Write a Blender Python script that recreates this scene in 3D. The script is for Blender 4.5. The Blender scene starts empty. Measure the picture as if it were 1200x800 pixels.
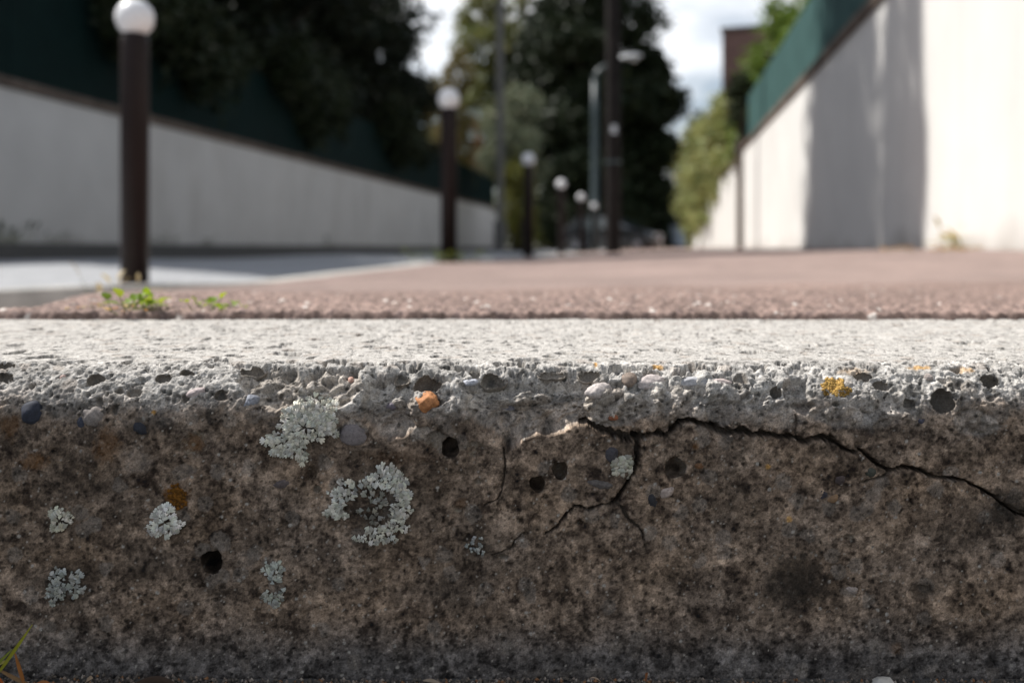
import bpy, bmesh, math, random
import numpy as np
from mathutils import Vector, Matrix

# ------------------------------------------------------------------ camera, sky, sun, exposure
scn = bpy.context.scene
COL = scn.collection
EYE = 0.055            # eye height above the top edge of the kerb (z = 0)
F = 1166.7             # 35 mm lens on a 36 mm wide sensor, in units of 1/1200 of the width
HOR = 291.0            # height of the horizon in the photograph
D = 0.46               # distance from the lens to the kerb's front face

cam_d = bpy.data.cameras.new("camera")
cam = bpy.data.objects.new("camera", cam_d)
COL.objects.link(cam)
cam.location = (0, 0, EYE)
cam.rotation_euler = (math.radians(90), 0, 0)
cam_d.sensor_width = 36.0
cam_d.lens = 35.0
cam_d.shift_y = -(400 - HOR) / 1200.0
cam_d.clip_start = 0.01
cam_d.clip_end = 600.0
cam_d.dof.use_dof = True
cam_d.dof.focus_distance = 0.466
cam_d.dof.aperture_fstop = 6.5
cam_d.dof.aperture_blades = 9
scn.camera = cam

SUN_EL = math.radians(52)
SUN_H = Vector((-0.94, 0.34, 0)).normalized()
SUN_V = (SUN_H * math.cos(SUN_EL) + Vector((0, 0, math.sin(SUN_EL)))).normalized()
sun_d = bpy.data.lights.new("sun", 'SUN')
sun = bpy.data.objects.new("sun", sun_d)
COL.objects.link(sun)
sun.location = SUN_V * 50
sun.rotation_euler = SUN_V.to_track_quat('Z', 'Y').to_euler()
sun_d.energy = 5.0
sun_d.angle = math.radians(0.5)
sun_d.color = (1.0, 0.965, 0.915)

world = bpy.data.worlds.new("World")
scn.world = world
world.use_nodes = True
wn, wl = world.node_tree.nodes, world.node_tree.links
wn.clear()
w_out = wn.new("ShaderNodeOutputWorld")
w_bg = wn.new("ShaderNodeBackground")
w_bg.inputs["Strength"].default_value = 0.07
w_sky = wn.new("ShaderNodeTexSky")
w_sky.sky_type = 'NISHITA'
w_sky.sun_disc = False
w_sky.sun_elevation = SUN_EL
w_sky.sun_rotation = math.atan2(SUN_H.x, SUN_H.y)
w_sky.dust_density = 1.0
w_tc = wn.new("ShaderNodeTexCoord")
w_map = wn.new("ShaderNodeMapping")
w_map.inputs["Scale"].default_value = (1.0, 1.0, 2.6)
w_map.inputs["Location"].default_value = (2.56, -2.5, -3.91)
w_noise = wn.new("ShaderNodeTexNoise")
w_noise.inputs["Scale"].default_value = 1.9
w_noise.inputs["Detail"].default_value = 9
w_noise.inputs["Roughness"].default_value = 0.56
w_ramp = wn.new("ShaderNodeValToRGB")
w_ramp.color_ramp.elements[0].color = (0.14, 0.14, 0.14, 1)
w_ramp.color_ramp.elements[0].position = 0.50
w_ramp.color_ramp.elements[1].position = 0.64
w_mix = wn.new("ShaderNodeMixRGB")
w_mix.inputs["Color2"].default_value = (14.2, 14.4, 14.7, 1)
wl.new(w_tc.outputs["Generated"], w_map.inputs["Vector"])
wl.new(w_map.outputs["Vector"], w_noise.inputs["Vector"])
wl.new(w_noise.outputs["Fac"], w_ramp.inputs["Fac"])
wl.new(w_ramp.outputs["Color"], w_mix.inputs["Fac"])
wl.new(w_sky.outputs["Color"], w_mix.inputs["Color1"])
wl.new(w_mix.outputs["Color"], w_bg.inputs["Color"])
wl.new(w_bg.outputs["Background"], w_out.inputs["Surface"])

scn.view_settings.view_transform = 'Standard'
scn.view_settings.look = 'None'
scn.view_settings.exposure = 0.45
scn.view_settings.gamma = 1.0
scn.render.engine = 'CYCLES'
scn.cycles.max_bounces = 8
scn.cycles.diffuse_bounces = 4
scn.cycles.use_denoising = True

# ------------------------------------------------------------------ helpers
rnd = random.Random(7)
TH = math.radians(8.0)                       # the street runs 8 degrees to the right of the lens axis
CT, ST = math.cos(TH), math.sin(TH)


def S(t, s, z=0.0):
    """street frame (t to the right, s along) to world"""
    return Vector((t * CT + s * ST, s * CT - t * ST, z))


def tY(t, Y):
    """world x of the street line t at depth Y"""
    return math.tan(TH) * Y + t / CT


def tag(o, label=None, cat=None, group=None, kind=None):
    if label: o['label'] = label
    if cat: o['category'] = cat
    if group: o['group'] = group
    if kind: o['kind'] = kind
    return o


def empty(name, loc, rz=0.0):
    o = bpy.data.objects.new(name, None)
    COL.objects.link(o)
    o.location = loc
    o.rotation_euler = (0, 0, rz)
    o.empty_display_size = 0.1
    return o


def link(name, me, mat=None, parent=None, smooth=False):
    o = bpy.data.objects.new(name, me)
    COL.objects.link(o)
    if mat is not None and not me.materials:
        me.materials.append(mat)
    if smooth:
        me.polygons.foreach_set("use_smooth", np.ones(len(me.polygons), dtype=bool))
    if parent is not None:
        o.parent = parent
    return o


def np_mesh(name, verts, faces, colors=None, smooth=True):
    """fast mesh from numpy arrays; faces is (n,3) or (n,4)"""
    verts = np.asarray(verts, dtype=np.float32)
    faces = np.asarray(faces, dtype=np.int32)
    me = bpy.data.meshes.new(name)
    me.vertices.add(len(verts))
    me.vertices.foreach_set("co", verts.ravel())
    k = faces.shape[1]
    me.loops.add(faces.size)
    me.loops.foreach_set("vertex_index", faces.ravel())
    me.polygons.add(len(faces))
    me.polygons.foreach_set("loop_start", np.arange(len(faces), dtype=np.int32) * k)
    try:
        me.polygons.foreach_set("loop_total", np.full(len(faces), k, dtype=np.int32))
    except Exception:
        pass
    if colors is not None:
        at = me.color_attributes.new("tint", 'FLOAT_COLOR', 'POINT')
        at.data.foreach_set("color", np.asarray(colors, dtype=np.float32).ravel())
    me.update(calc_edges=True)
    if smooth:
        me.polygons.foreach_set("use_smooth", np.ones(len(faces), dtype=bool))
    return me


def grid_faces(nr, nc):
    i = np.arange(nr * nc).reshape(nr, nc)
    return np.stack([i[:-1, :-1], i[:-1, 1:], i[1:, 1:], i[1:, :-1]], -1).reshape(-1, 4)


class MB:
    """collects boxes, tubes, lathes into one mesh"""
    def __init__(self):
        self.bm = bmesh.new()

    def box(self, c, size, rz=0.0, bevel=0.0):
        r = bmesh.ops.create_cube(self.bm, size=1.0)
        vs = r['verts']
        M = Matrix.Translation(Vector(c)) @ Matrix.Rotation(rz, 4, 'Z') @ Matrix.Diagonal((*size, 1))
        bmesh.ops.transform(self.bm, matrix=M, verts=vs)
        if bevel > 0:
            es = list({e for v in vs for e in v.link_edges})
            bmesh.ops.bevel(self.bm, geom=es, offset=bevel, segments=2, affect='EDGES', profile=0.5)
        return self

    def lathe(self, prof, n=24, loc=(0, 0, 0), cap=True):
        rings = []
        for r, z in prof:
            rings.append([self.bm.verts.new((loc[0] + r * math.cos(2 * math.pi * k / n), loc[1] + r * math.sin(2 * math.pi * k / n), loc[2] + z)) for k in range(n)])
        for a, b in zip(rings[:-1], rings[1:]):
            for k in range(n):
                self.bm.faces.new((a[k], a[(k + 1) % n], b[(k + 1) % n], b[k]))
        if cap:
            self.bm.faces.new(list(reversed(rings[0])))
            self.bm.faces.new(rings[-1])
        return self

    def tube(self, pts, radii, n=8):
        pts = [Vector(p) for p in pts]
        rings = []
        for i, p in enumerate(pts):
            d = (pts[min(i + 1, len(pts) - 1)] - pts[max(i - 1, 0)]).normalized()
            a = d.cross(Vector((0.31, 0.17, 0.93) if abs(d.z) < 0.9 else (1, 0.1, 0))).normalized()
            b = d.cross(a)
            r = radii[i] if hasattr(radii, '__len__') else radii
            rings.append([self.bm.verts.new(p + a * r * math.cos(2 * math.pi * k / n) + b * r * math.sin(2 * math.pi * k / n)) for k in range(n)])
        for a, b in zip(rings[:-1], rings[1:]):
            for k in range(n):
                self.bm.faces.new((a[k], b[k], b[(k + 1) % n], a[(k + 1) % n]))
        self.bm.faces.new(rings[0])
        self.bm.faces.new(list(reversed(rings[-1])))
        return self

    def poly(self, pts):
        self.bm.faces.new([self.bm.verts.new(p) for p in pts])
        return self

    def build(self, name, mat, parent=None, smooth=False):
        bmesh.ops.recalc_face_normals(self.bm, faces=self.bm.faces)
        me = bpy.data.meshes.new(name)
        self.bm.to_mesh(me)
        self.bm.free()
        return link(name, me, mat, parent, smooth)


# ------------------------------------------------------------------ numpy noise
def _h(ix, iy, seed):
    v = (ix.astype(np.int64) * 374761393 + iy.astype(np.int64) * 668265263 + seed * 974634541) & 0xFFFFFFFF
    v = ((v ^ (v >> 13)) * 1274126177) & 0xFFFFFFFF
    v = ((v ^ (v >> 16)) * 2246822519) & 0xFFFFFFFF
    return ((v ^ (v >> 15)) & 0xFFFFFF).astype(np.float64) / float(0x1000000)


def perlin(x, y, seed=0):
    ix, iy = np.floor(x), np.floor(y)
    fx, fy = x - ix, y - iy
    u = fx * fx * fx * (fx * (fx * 6 - 15) + 10)
    v = fy * fy * fy * (fy * (fy * 6 - 15) + 10)

    def g(dx, dy):
        a = _h(ix + dx, iy + dy, seed) * 2 * math.pi
        return np.cos(a) * (fx - dx) + np.sin(a) * (fy - dy)
    a = g(0, 0) * (1 - u) + g(1, 0) * u
    b = g(0, 1) * (1 - u) + g(1, 1) * u
    return (a * (1 - v) + b * v) * 1.5


def fbm(x, y, octv=4, seed=0, rough=0.5):
    r = np.zeros_like(x, dtype=np.float64)
    a, tot = 1.0, 0.0
    for o in range(octv):
        r += a * perlin(x * 2 ** o + 17.3 * o, y * 2 ** o - 9.1 * o, seed + 31 * o)
        tot += a
        a *= rough
    return r / tot


def worley(x, y, seed=0):
    """distance to nearest point, second nearest, random of the nearest cell"""
    ix, iy = np.floor(x), np.floor(y)
    f1 = np.full(x.shape, 9.0); f2 = np.full(x.shape, 9.0); rid = np.zeros(x.shape)
    for dx in (-1, 0, 1):
        for dy in (-1, 0, 1):
            jx, jy = ix + dx, iy + dy
            px_ = jx + _h(jx, jy, seed + 1)
            py_ = jy + _h(jx, jy, seed + 2)
            d = np.hypot(px_ - x, py_ - y)
            r = _h(jx, jy, seed + 3)
            nearer = d < f1
            f2 = np.where(nearer, f1, np.minimum(f2, d))
            rid = np.where(nearer, r, rid)
            f1 = np.minimum(f1, d)
    return f1, f2, rid


def sstep(a, b, x):
    t = np.clip((x - a) / (b - a), 0, 1)
    return t * t * (3 - 2 * t)


# ------------------------------------------------------------------ materials
def new_mat(name):
    m = bpy.data.materials.new(name)
    m.use_nodes = True
    nt = m.node_tree
    b = nt.nodes["Principled BSDF"]
    return m, nt, b


def simple(name, col, rough=0.7, metal=0.0, var=0.25, scale=8.0, bump=0.0, bscale=60.0, coat=0.0, col2=None):
    """one base colour with noise variation and optional relief, object coordinates"""
    m, nt, b = new_mat(name)
    N, L = nt.nodes, nt.links
    tc = N.new("ShaderNodeTexCoord")
    n = N.new("ShaderNodeTexNoise")
    n.inputs["Scale"].default_value = scale
    n.inputs["Detail"].default_value = 6
    n.inputs["Roughness"].default_value = 0.62
    L.new(tc.outputs["Object"], n.inputs["Vector"])
    r = N.new("ShaderNodeValToRGB")
    lo = [c * (1 - var) for c in col]
    hi = [min(1, c * (1 + var)) for c in (col2 or col)]
    r.color_ramp.elements[0].position = 0.32
    r.color_ramp.elements[1].position = 0.68
    r.color_ramp.elements[0].color = (*lo, 1)
    r.color_ramp.elements[1].color = (*hi, 1)
    L.new(n.outputs["Fac"], r.inputs["Fac"])
    L.new(r.outputs["Color"], b.inputs["Base Color"])
    b.inputs["Roughness"].default_value = rough
    b.inputs["Metallic"].default_value = metal
    if coat:
        b.inputs["Coat Weight"].default_value = coat
    if bump:
        n2 = N.new("ShaderNodeTexNoise")
        n2.inputs["Scale"].default_value = bscale
        n2.inputs["Detail"].default_value = 5
        L.new(tc.outputs["Object"], n2.inputs["Vector"])
        bp = N.new("ShaderNodeBump")
        bp.inputs["Strength"].default_value = 0.6
        bp.inputs["Distance"].default_value = bump
        L.new(n2.outputs["Fac"], bp.inputs["Height"])
        L.new(bp.outputs["Normal"], b.inputs["Normal"])
    return m


def tinted(name, rough=0.9, var=0.3, scale=1500.0, bump=0.00012, bscale=2500.0, spec=0.25, transl=0.0):
    """base colour from the mesh attribute 'tint', broken up by fine grain"""
    m, nt, b = new_mat(name)
    N, L = nt.nodes, nt.links
    at = N.new("ShaderNodeAttribute")
    at.attribute_name = "tint"
    tc = N.new("ShaderNodeTexCoord")
    n = N.new("ShaderNodeTexNoise")
    n.inputs["Scale"].default_value = scale
    n.inputs["Detail"].default_value = 3
    n.inputs["Roughness"].default_value = 0.7
    L.new(tc.outputs["Object"], n.inputs["Vector"])
    mr = N.new("ShaderNodeMapRange")
    mr.inputs["From Min"].default_value = 0.3
    mr.inputs["From Max"].default_value = 0.7
    mr.inputs["To Min"].default_value = 1 - var
    mr.inputs["To Max"].default_value = 1 + var
    L.new(n.outputs["Fac"], mr.inputs["Value"])
    mx = N.new("ShaderNodeVectorMath")
    mx.operation = 'SCALE'
    L.new(at.outputs["Color"], mx.inputs[0])
    L.new(mr.outputs["Result"], mx.inputs["Scale"])
    L.new(mx.outputs["Vector"], b.inputs["Base Color"])
    b.inputs["Roughness"].default_value = rough
    b.inputs["Specular IOR Level"].default_value = spec
    if bump:
        n2 = N.new("ShaderNodeTexNoise")
        n2.inputs["Scale"].default_value = bscale
        n2.inputs["Detail"].default_value = 3
        L.new(tc.outputs["Object"], n2.inputs["Vector"])
        bp = N.new("ShaderNodeBump")
        bp.inputs["Strength"].default_value = 0.8
        bp.inputs["Distance"].default_value = bump
        L.new(n2.outputs["Fac"], bp.inputs["Height"])
        L.new(bp.outputs["Normal"], b.inputs["Normal"])
    if transl:
        tr = N.new("ShaderNodeBsdfTranslucent")
        ms = N.new("ShaderNodeMixShader")
        ms.inputs["Fac"].default_value = transl
        L.new(mx.outputs["Vector"], tr.inputs["Color"])
        L.new(b.outputs["BSDF"], ms.inputs[1])
        L.new(tr.outputs["BSDF"], ms.inputs[2])
        L.new(ms.outputs["Shader"], N["Material Output"].inputs["Surface"])
    return m


M_KERB = tinted("weathered_concrete", rough=0.95, var=0.38, scale=1300, bump=0.00034, bscale=1500, spec=0.12)
M_TARMAC = tinted("red_tarmac", rough=0.88, var=0.42, scale=420, bump=0.0003, bscale=900, spec=0.3)
M_LICHEN = tinted("lichen", rough=0.95, var=0.16, scale=2200, bump=0.00006, bscale=3000, spec=0.1)
M_PEBBLE = tinted("pebble_stone", rough=0.78, var=0.35, scale=900, bump=0.00006, bscale=1500, spec=0.4)
M_LEAF = tinted("leaf", rough=0.55, var=0.12, scale=3, bump=0, spec=0.3, transl=0.25)
M_LEAF_DARK = tinted("dense_leaf", rough=0.6, var=0.15, scale=3, bump=0, spec=0.22, transl=0.06)
M_WEED = tinted("weed_leaf", rough=0.5, var=0.15, scale=90, bump=0, spec=0.35, transl=0.4)
M_ROAD = simple("grey_asphalt", (0.30, 0.305, 0.315), rough=0.6, var=0.25, scale=14, bump=0.003, bscale=150)
M_GUTTER = simple("dark_asphalt", (0.07, 0.068, 0.065), rough=0.9, var=0.4, scale=60, bump=0.0015, bscale=500)
M_STRIP = simple("pale_concrete", (0.46, 0.44, 0.40), rough=0.9, var=0.2, scale=10, bump=0.002, bscale=120)
M_GROUND = simple("dry_earth", (0.12, 0.10, 0.075), rough=1.0, var=0.4, scale=1.5)
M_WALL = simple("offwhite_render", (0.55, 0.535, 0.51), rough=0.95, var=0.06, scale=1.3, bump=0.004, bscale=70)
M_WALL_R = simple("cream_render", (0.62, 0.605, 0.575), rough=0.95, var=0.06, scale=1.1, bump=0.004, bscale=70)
def grime(m, amount):
    nt = m.node_tree; N, L = nt.nodes, nt.links
    b = N["Principled BSDF"]
    src = b.inputs["Base Color"].links[0].from_socket
    tc = N.new("ShaderNodeTexCoord")
    mp = N.new("ShaderNodeMapping"); mp.inputs["Scale"].default_value = (5.0, 2.2, 0.35)
    L.new(tc.outputs["Object"], mp.inputs["Vector"])
    n = N.new("ShaderNodeTexNoise"); n.inputs["Scale"].default_value = 1.0; n.inputs["Detail"].default_value = 7; n.inputs["Roughness"].default_value = 0.6
    L.new(mp.outputs["Vector"], n.inputs["Vector"])
    n2 = N.new("ShaderNodeTexNoise"); n2.inputs["Scale"].default_value = 1.8; n2.inputs["Detail"].default_value = 8
    L.new(tc.outputs["Object"], n2.inputs["Vector"])
    sx = N.new("ShaderNodeSeparateXYZ"); L.new(tc.outputs["Object"], sx.inputs["Vector"])
    foot = N.new("ShaderNodeMath"); foot.operation = 'MULTIPLY_ADD'; foot.inputs[1].default_value = -1.9; foot.inputs[2].default_value = 0.28
    L.new(sx.outputs["Z"], foot.inputs[0])
    ad = N.new("ShaderNodeMath"); ad.operation = 'ADD'; L.new(foot.outputs[0], ad.inputs[0]); L.new(n2.outputs["Fac"], ad.inputs[1])
    r1 = N.new("ShaderNodeMapRange"); r1.inputs["From Min"].default_value = 0.50; r1.inputs["From Max"].default_value = 0.95; r1.inputs["To Max"].default_value = 0.75; L.new(ad.outputs[0], r1.inputs["Value"])
    r2 = N.new("ShaderNodeMapRange"); r2.inputs["From Min"].default_value = 0.52; r2.inputs["From Max"].default_value = 0.75; r2.inputs["To Max"].default_value = amount; L.new(n.outputs["Fac"], r2.inputs["Value"])
    mx = N.new("ShaderNodeMath"); mx.operation = 'MAXIMUM'; L.new(r1.outputs["Result"], mx.inputs[0]); L.new(r2.outputs["Result"], mx.inputs[1])
    mix = N.new("ShaderNodeMixRGB"); mix.inputs["Color2"].default_value = (0.17, 0.14, 0.105, 1)
    L.new(mx.outputs[0], mix.inputs["Fac"]); L.new(src, mix.inputs["Color1"]); L.new(mix.outputs["Color"], b.inputs["Base Color"])


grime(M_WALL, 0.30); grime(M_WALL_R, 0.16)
M_COPING = simple("brown_coping", (0.12, 0.095, 0.078), rough=0.85, var=0.35, scale=3, bump=0.003, bscale=40)
M_FENCE = simple("dark_green_screen", (0.0035, 0.013, 0.012), rough=0.75, var=0.2, scale=3, bump=0.002, bscale=200)
M_FENCE_R = simple("teal_screen", (0.042, 0.088, 0.083), rough=0.75, var=0.15, scale=3, bump=0.002, bscale=200)
for m_ in (M_FENCE, M_FENCE_R, M_WALL, M_COPING):
    m_.node_tree.nodes["Principled BSDF"].inputs["Specular IOR Level"].default_value = 0.08
M_BOLLARD = simple("dark_brown_paint", (0.012, 0.0062, 0.0058), rough=0.5, var=0.2, scale=12)
M_BOLLARD.node_tree.nodes["Principled BSDF"].inputs["Specular IOR Level"].default_value = 0.22
M_BALL = simple("white_paint", (0.78, 0.78, 0.79), rough=0.35, var=0.05, scale=12, coat=0.2)
M_POLE = simple("weathered_dark_wood", (0.014, 0.011, 0.010), rough=0.85, var=0.4, scale=5, bump=0.004, bscale=30)
M_POLE.node_tree.nodes["Principled BSDF"].inputs["Specular IOR Level"].default_value = 0.2
M_CONC = simple("grey_concrete_pole", (0.13, 0.128, 0.122), rough=0.9, var=0.15, scale=4)
M_LAMP = simple("grey_green_paint", (0.045, 0.065, 0.07), rough=0.45, var=0.1, scale=4)
M_LAMPHEAD = simple("pale_lamp_housing", (0.62, 0.64, 0.66), rough=0.4, var=0.05, scale=4)
M_GLASS = simple("lamp_bowl", (0.55, 0.57, 0.58), rough=0.1, var=0.02, scale=4)
M_BARK = simple("bark", (0.055, 0.042, 0.032), rough=0.95, var=0.4, scale=6, bump=0.02, bscale=12)
M_BRICK = simple("brown_facade", (0.22, 0.13, 0.11), rough=0.9, var=0.15, scale=2)
M_PANE = simple("window_pane", (0.02, 0.025, 0.03), rough=0.06, var=0.1, scale=2)
M_FRAME = simple("window_frame", (0.5, 0.5, 0.5), rough=0.5, var=0.05, scale=2)
M_CAR = simple("dark_car_paint", (0.015, 0.017, 0.02), rough=0.25, var=0.05, scale=2, coat=0.8)
M_CARGLASS = simple("car_glass", (0.02, 0.03, 0.035), rough=0.04, var=0.05, scale=2, coat=1.0)
M_TYRE = simple("tyre_rubber", (0.02, 0.02, 0.02), rough=0.9, var=0.1, scale=20)
M_RIM = simple("wheel_rim", (0.4, 0.4, 0.42), rough=0.35, metal=0.8, var=0.05, scale=20)
M_REDLIGHT = simple("tail_lamp", (0.35, 0.02, 0.015), rough=0.2, var=0.05, scale=20)
M_BIN_PALE = simple("pale_blue_plastic", (0.36, 0.42, 0.48), rough=0.5, var=0.08, scale=6)
M_BIN_DARK = simple("dark_blue_plastic", (0.02, 0.025, 0.035), rough=0.5, var=0.08, scale=6)
M_STRAW = simple("dry_grass", (0.42, 0.20, 0.06), rough=0.7, var=0.4, scale=90)
M_PAPER = simple("white_paper", (0.75, 0.74, 0.72), rough=0.9, var=0.08, scale=30)

# ------------------------------------------------------------------ ground, roads, pavement
gm = MB()
gm.poly([(-300, -300, -0.45), (300, -300, -0.45), (300, 300, -0.45), (-300, 300, -0.45)])
tag(gm.build("ground", M_GROUND), kind="structure")

# carriageway in front of the kerb, where the camera stands
fr = MB()
fr.poly([(-14, -9, -0.150), (9, -9, -0.150), (9, 0.468, -0.1437), (-14, 0.468, -0.1437)])
tag(fr.build("front_road", M_GUTTER), kind="structure")

# pavement edges: (Y, x, drop below the eye)
PL = [(0.70, -2.7, 0.052), (1.5, -2.35, 0.112), (2.5, -1.84, 0.152), (3.13, -1.61, 0.160), (3.7, -1.40, 0.160), (4.42, -1.136, 0.158),
      (5.12, -0.875, 0.130), (6.4, -0.43, 0.090), (10.7, tY(-1.25, 10.7), 0.098), (20, tY(-1.25, 20), 0.082), (40, tY(-1.25, 40), 0.062), (75, tY(-1.25, 75), 0.05)]
PLY = np.array([p[0] for p in PL]); PLX = np.array([p[1] for p in PL]); PLC = np.array([p[2] for p in PL])
PRY = np.array([0.70, 1.5, 3.0, 6.0, 75.0]); PRC = np.array([0.047, 0.030, 0.008, 0.003, 0.003])


def pav_left(Y): return np.interp(Y, PLY, PLX), np.interp(Y, PLY, PLC)


def pav_right(Y): return math.tan(TH) * Y + 1.5 / CT + 0.02, np.interp(Y, PRY, PRC)


def pav_z(X, Y):
    xl, cl = pav_left(Y)
    xr, cr = pav_right(Y)
    a = np.clip((X - xl) / (xr - xl), 0, 1)
    a = a * 0.6 + 0.4 * sstep(0, 1, a)
    c = cl + (cr - cl) * a
    # next to the kerb the surface is level with its back edge
    w = sstep(0.70, 1.35, Y)
    q = X + 0.10 + 0.37 * Y
    c = c + 0.085 * sstep(0.06, -0.08, q) * sstep(0.71, 0.90, Y) * sstep(3.6, 2.9, Y)
    w = np.maximum(w, sstep(0.71, 0.80, Y) * sstep(0.06, -0.08, q))
    return EYE - (0.0500 * (1 - w) + c * w) + 0.0035 * (1 - sstep(0.9, 1.6, Y))


def road_z(t): return EYE - (0.25 - 0.0517 * (-t - 1.5))


def tarmac_patch(xs, ys, detail, even=0.0):
    X, Y = np.meshgrid(xs, ys)
    Z = pav_z(X, Y)
    f1, f2, rid = worley(X / 0.0052, Y / 0.0052, 5)
    g1, g2, rid2 = worley(X / 0.0105 + 3.1, Y / 0.0105, 9)
    grain = (0.62 - f1) * 0.0036 + (0.6 - g1) * 0.0034 * (rid2 > 0.35)
    und = fbm(X / 0.12, Y / 0.12, 4, 3) * 0.0035 + fbm(X / 1.1, Y / 1.1, 3, 4) * 0.006
    Z = Z + detail * grain + und * np.minimum(1, (Y - 0.70) / 0.3 + 0.35)
    base = np.array([0.225, 0.160, 0.136])
    k = (0.50 + 0.85 * rid)[..., None]
    k2 = (1 + 0.30 * fbm(X / 0.25, Y / 0.25, 4, 8))[..., None]
    C = base * k * k2
    pale = ((rid > 0.985) * 1.0)[..., None]
    C = C * (1 - pale) + np.array([0.52, 0.47, 0.43]) * pale
    dark = ((rid < 0.10) * 1.0)[..., None]
    C = C * (1 - dark) + np.array([0.14, 0.10, 0.09]) * dark
    far = np.maximum(sstep(1.5, 3.0, Y), 0.7 * even)
    far = np.maximum(far, 0.85 * np.maximum(sstep(0.42, 0.61, np.abs(X)), sstep(1.0, 1.44, Y)))[..., None]
    C = C * (1 - far) + (base * 0.95 * k2) * far
    A = np.ones(C.shape[:2] + (1,))
    return X, Y, Z, np.concatenate([C, A], -1)


verts, faces, cols, off = [], [], [], 0


def add_patch(X, Y, Z, C):
    global off
    n = X.size
    verts.append(np.stack([X, Y, Z], -1).reshape(-1, 3))
    faces.append(grid_faces(*X.shape) + off)
    cols.append(C.reshape(-1, 4))
    off += n


xs = np.arange(-0.62, 0.6201, 0.0020)
ys = np.concatenate([np.arange(0.704, 0.95, 0.0016), np.arange(0.95, 1.45, 0.003)])
X, Y, Z, C = tarmac_patch(xs, ys, 1.0)
# ragged, slightly raised near edge rolling down onto the back of the kerb
edge = 0.0075 * fbm(X / 0.02, 0 * X, 4, 21) + 0.006 * fbm(X / 0.006, 0 * X + 3, 3, 22)
e = np.clip((Y - 0.704) / 0.005, 0, 1)
Z = Z + 0.0005 * sstep(0.78, 0.712, Y) - 0.012 * (1 - e) ** 1.5
Y = Y + (1 - e) * (edge + 0.003)
notch = np.exp(-((X - 0.043) / 0.014) ** 2) * 0.010
Y = Y + notch * np.clip(1 - (Y - 0.7) / 0.03, 0, 1)
Z = Z - 0.3 * notch * np.clip(1 - (Y - 0.7) / 0.02, 0, 1)
add_patch(X, Y, Z, C)
Xs, Ys, Zs, Cs = tarmac_patch(np.concatenate([np.linspace(-2.6, -1.25, 60), np.arange(-1.24, -0.6, 0.006)]), np.linspace(0.706, 1.45, 110), 0.5, 1.0)
keep = Xs.copy()
xl = pav_left(Ys)[0]
Xs = np.maximum(Xs, xl)
add_patch(Xs, Ys, Zs, Cs)
add_patch(*tarmac_patch(np.concatenate([np.arange(0.619, 1.24, 0.006), np.linspace(1.25, 1.9, 40)]), np.linspace(0.706, 1.45, 110), 0.5, 1.0))
yy = 1.45 * (75 / 1.45) ** np.linspace(0, 1, 170)
aa = np.linspace(0, 1, 120)
YY = np.repeat(yy[:, None], 120, 1)
xl, _ = pav_left(YY); xr, _ = pav_right(YY)
XX = xl + (xr - xl) * aa[None, :]
ZZ = pav_z(XX, YY) + fbm(XX / 0.12, YY / 0.12, 3, 3) * 0.003 + fbm(XX / 1.1, YY / 1.1, 3, 4) * 0.006
_, _, _, CC = tarmac_patch(np.array([0.0, 1.0]), np.array([2.0, 3.0]), 0)
k2 = (1 + 0.30 * fbm(XX / 0.3, YY / 0.3, 4, 8) + 0.25 * fbm(XX / 0.03, YY / 0.03, 2, 18) + 0.22 * fbm(XX / 0.9, YY / 1.6, 3, 19))[..., None]
CC = np.concatenate([np.array([0.228, 0.168, 0.147]) * k2, np.ones(XX.shape + (1,))], -1)
add_patch(XX, YY, ZZ, CC)
pav = link("pavement", np_mesh("pavement", np.concatenate(verts), np.concatenate(faces), np.concatenate(cols)), M_TARMAC)
tag(pav, kind="structure")


def ribbon(name, path, prof, mat):
    """sweep a (lateral, height) profile along world points (x, y, z)"""
    vs = []
    P = [Vector(p) for p in path]
    for i, p in enumerate(P):
        d = P[min(i + 1, len(P) - 1)] - P[max(i - 1, 0)]
        d.z = 0
        d.normalize()
        n = Vector((d.y, -d.x, 0))
        vs.append([p + n * a + Vector((0, 0, b)) for a, b in prof])
    vs = np.array([[list(v) for v in r] for r in vs])
    return link(name, np_mesh(name, vs.reshape(-1, 3), grid_faces(*vs.shape[:2]), smooth=False), mat)


strip_path = []
for yv in list(np.arange(0.7, 8, 0.35)) + list(np.arange(8, 76, 3.0)):
    x_, c_ = pav_left(np.array([yv]))
    lift = 0.026 * (1 - float(sstep(3.6, 4.6, np.array([yv]))[0])) + 0.004
    strip_path.append((float(x_[0]), yv, EYE - float(c_[0]) + lift))
rk = ribbon("roadside_kerb", strip_path, [(0.03, -0.09), (0.022, -0.006), (0.015, 0.0), (-0.13, -0.004), (-0.15, -0.016), (-0.158, -0.15)], M_STRIP)
tag(rk, kind="structure")

# main road, left of the roadside kerb, and the pavement across it
tt = np.linspace(-4.6, -1.0, 60)
ss = np.concatenate([np.linspace(-3, 12, 150), np.linspace(12.5, 80, 40)])
def under_pavement(p):
    return 0.35 if p.x > float(pav_left(np.array([p.y]))[0][0]) - 0.05 else 0.0


V = np.array([[list(S(t, s, road_z(t) - under_pavement(S(t, s)) + 0.012 * math.sin(s * 0.9 + t))) for t in tt] for s in ss])
tag(link("road", np_mesh("road", V.reshape(-1, 3), grid_faces(len(ss), len(tt)), smooth=True), M_ROAD), kind="structure")
FW = EYE + 0.055
fp = MB()
for s0 in np.arange(-4, 80, 4.0):
    a, b, c, d = S(-4.5, s0), S(-4.5, s0 + 4), S(-6.45, s0 + 4), S(-6.45, s0)
    fp.poly([(*a.xy, FW - 0.02), (*b.xy, FW - 0.02), (*c.xy, FW), (*d.xy, FW)])
    fp.poly([(*a.xy, FW - 0.3), (*b.xy, FW - 0.3), (*b.xy, FW - 0.02), (*a.xy, FW - 0.02)])
tag(fp.build("far_pavement", M_GUTTER), kind="structure")

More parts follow.
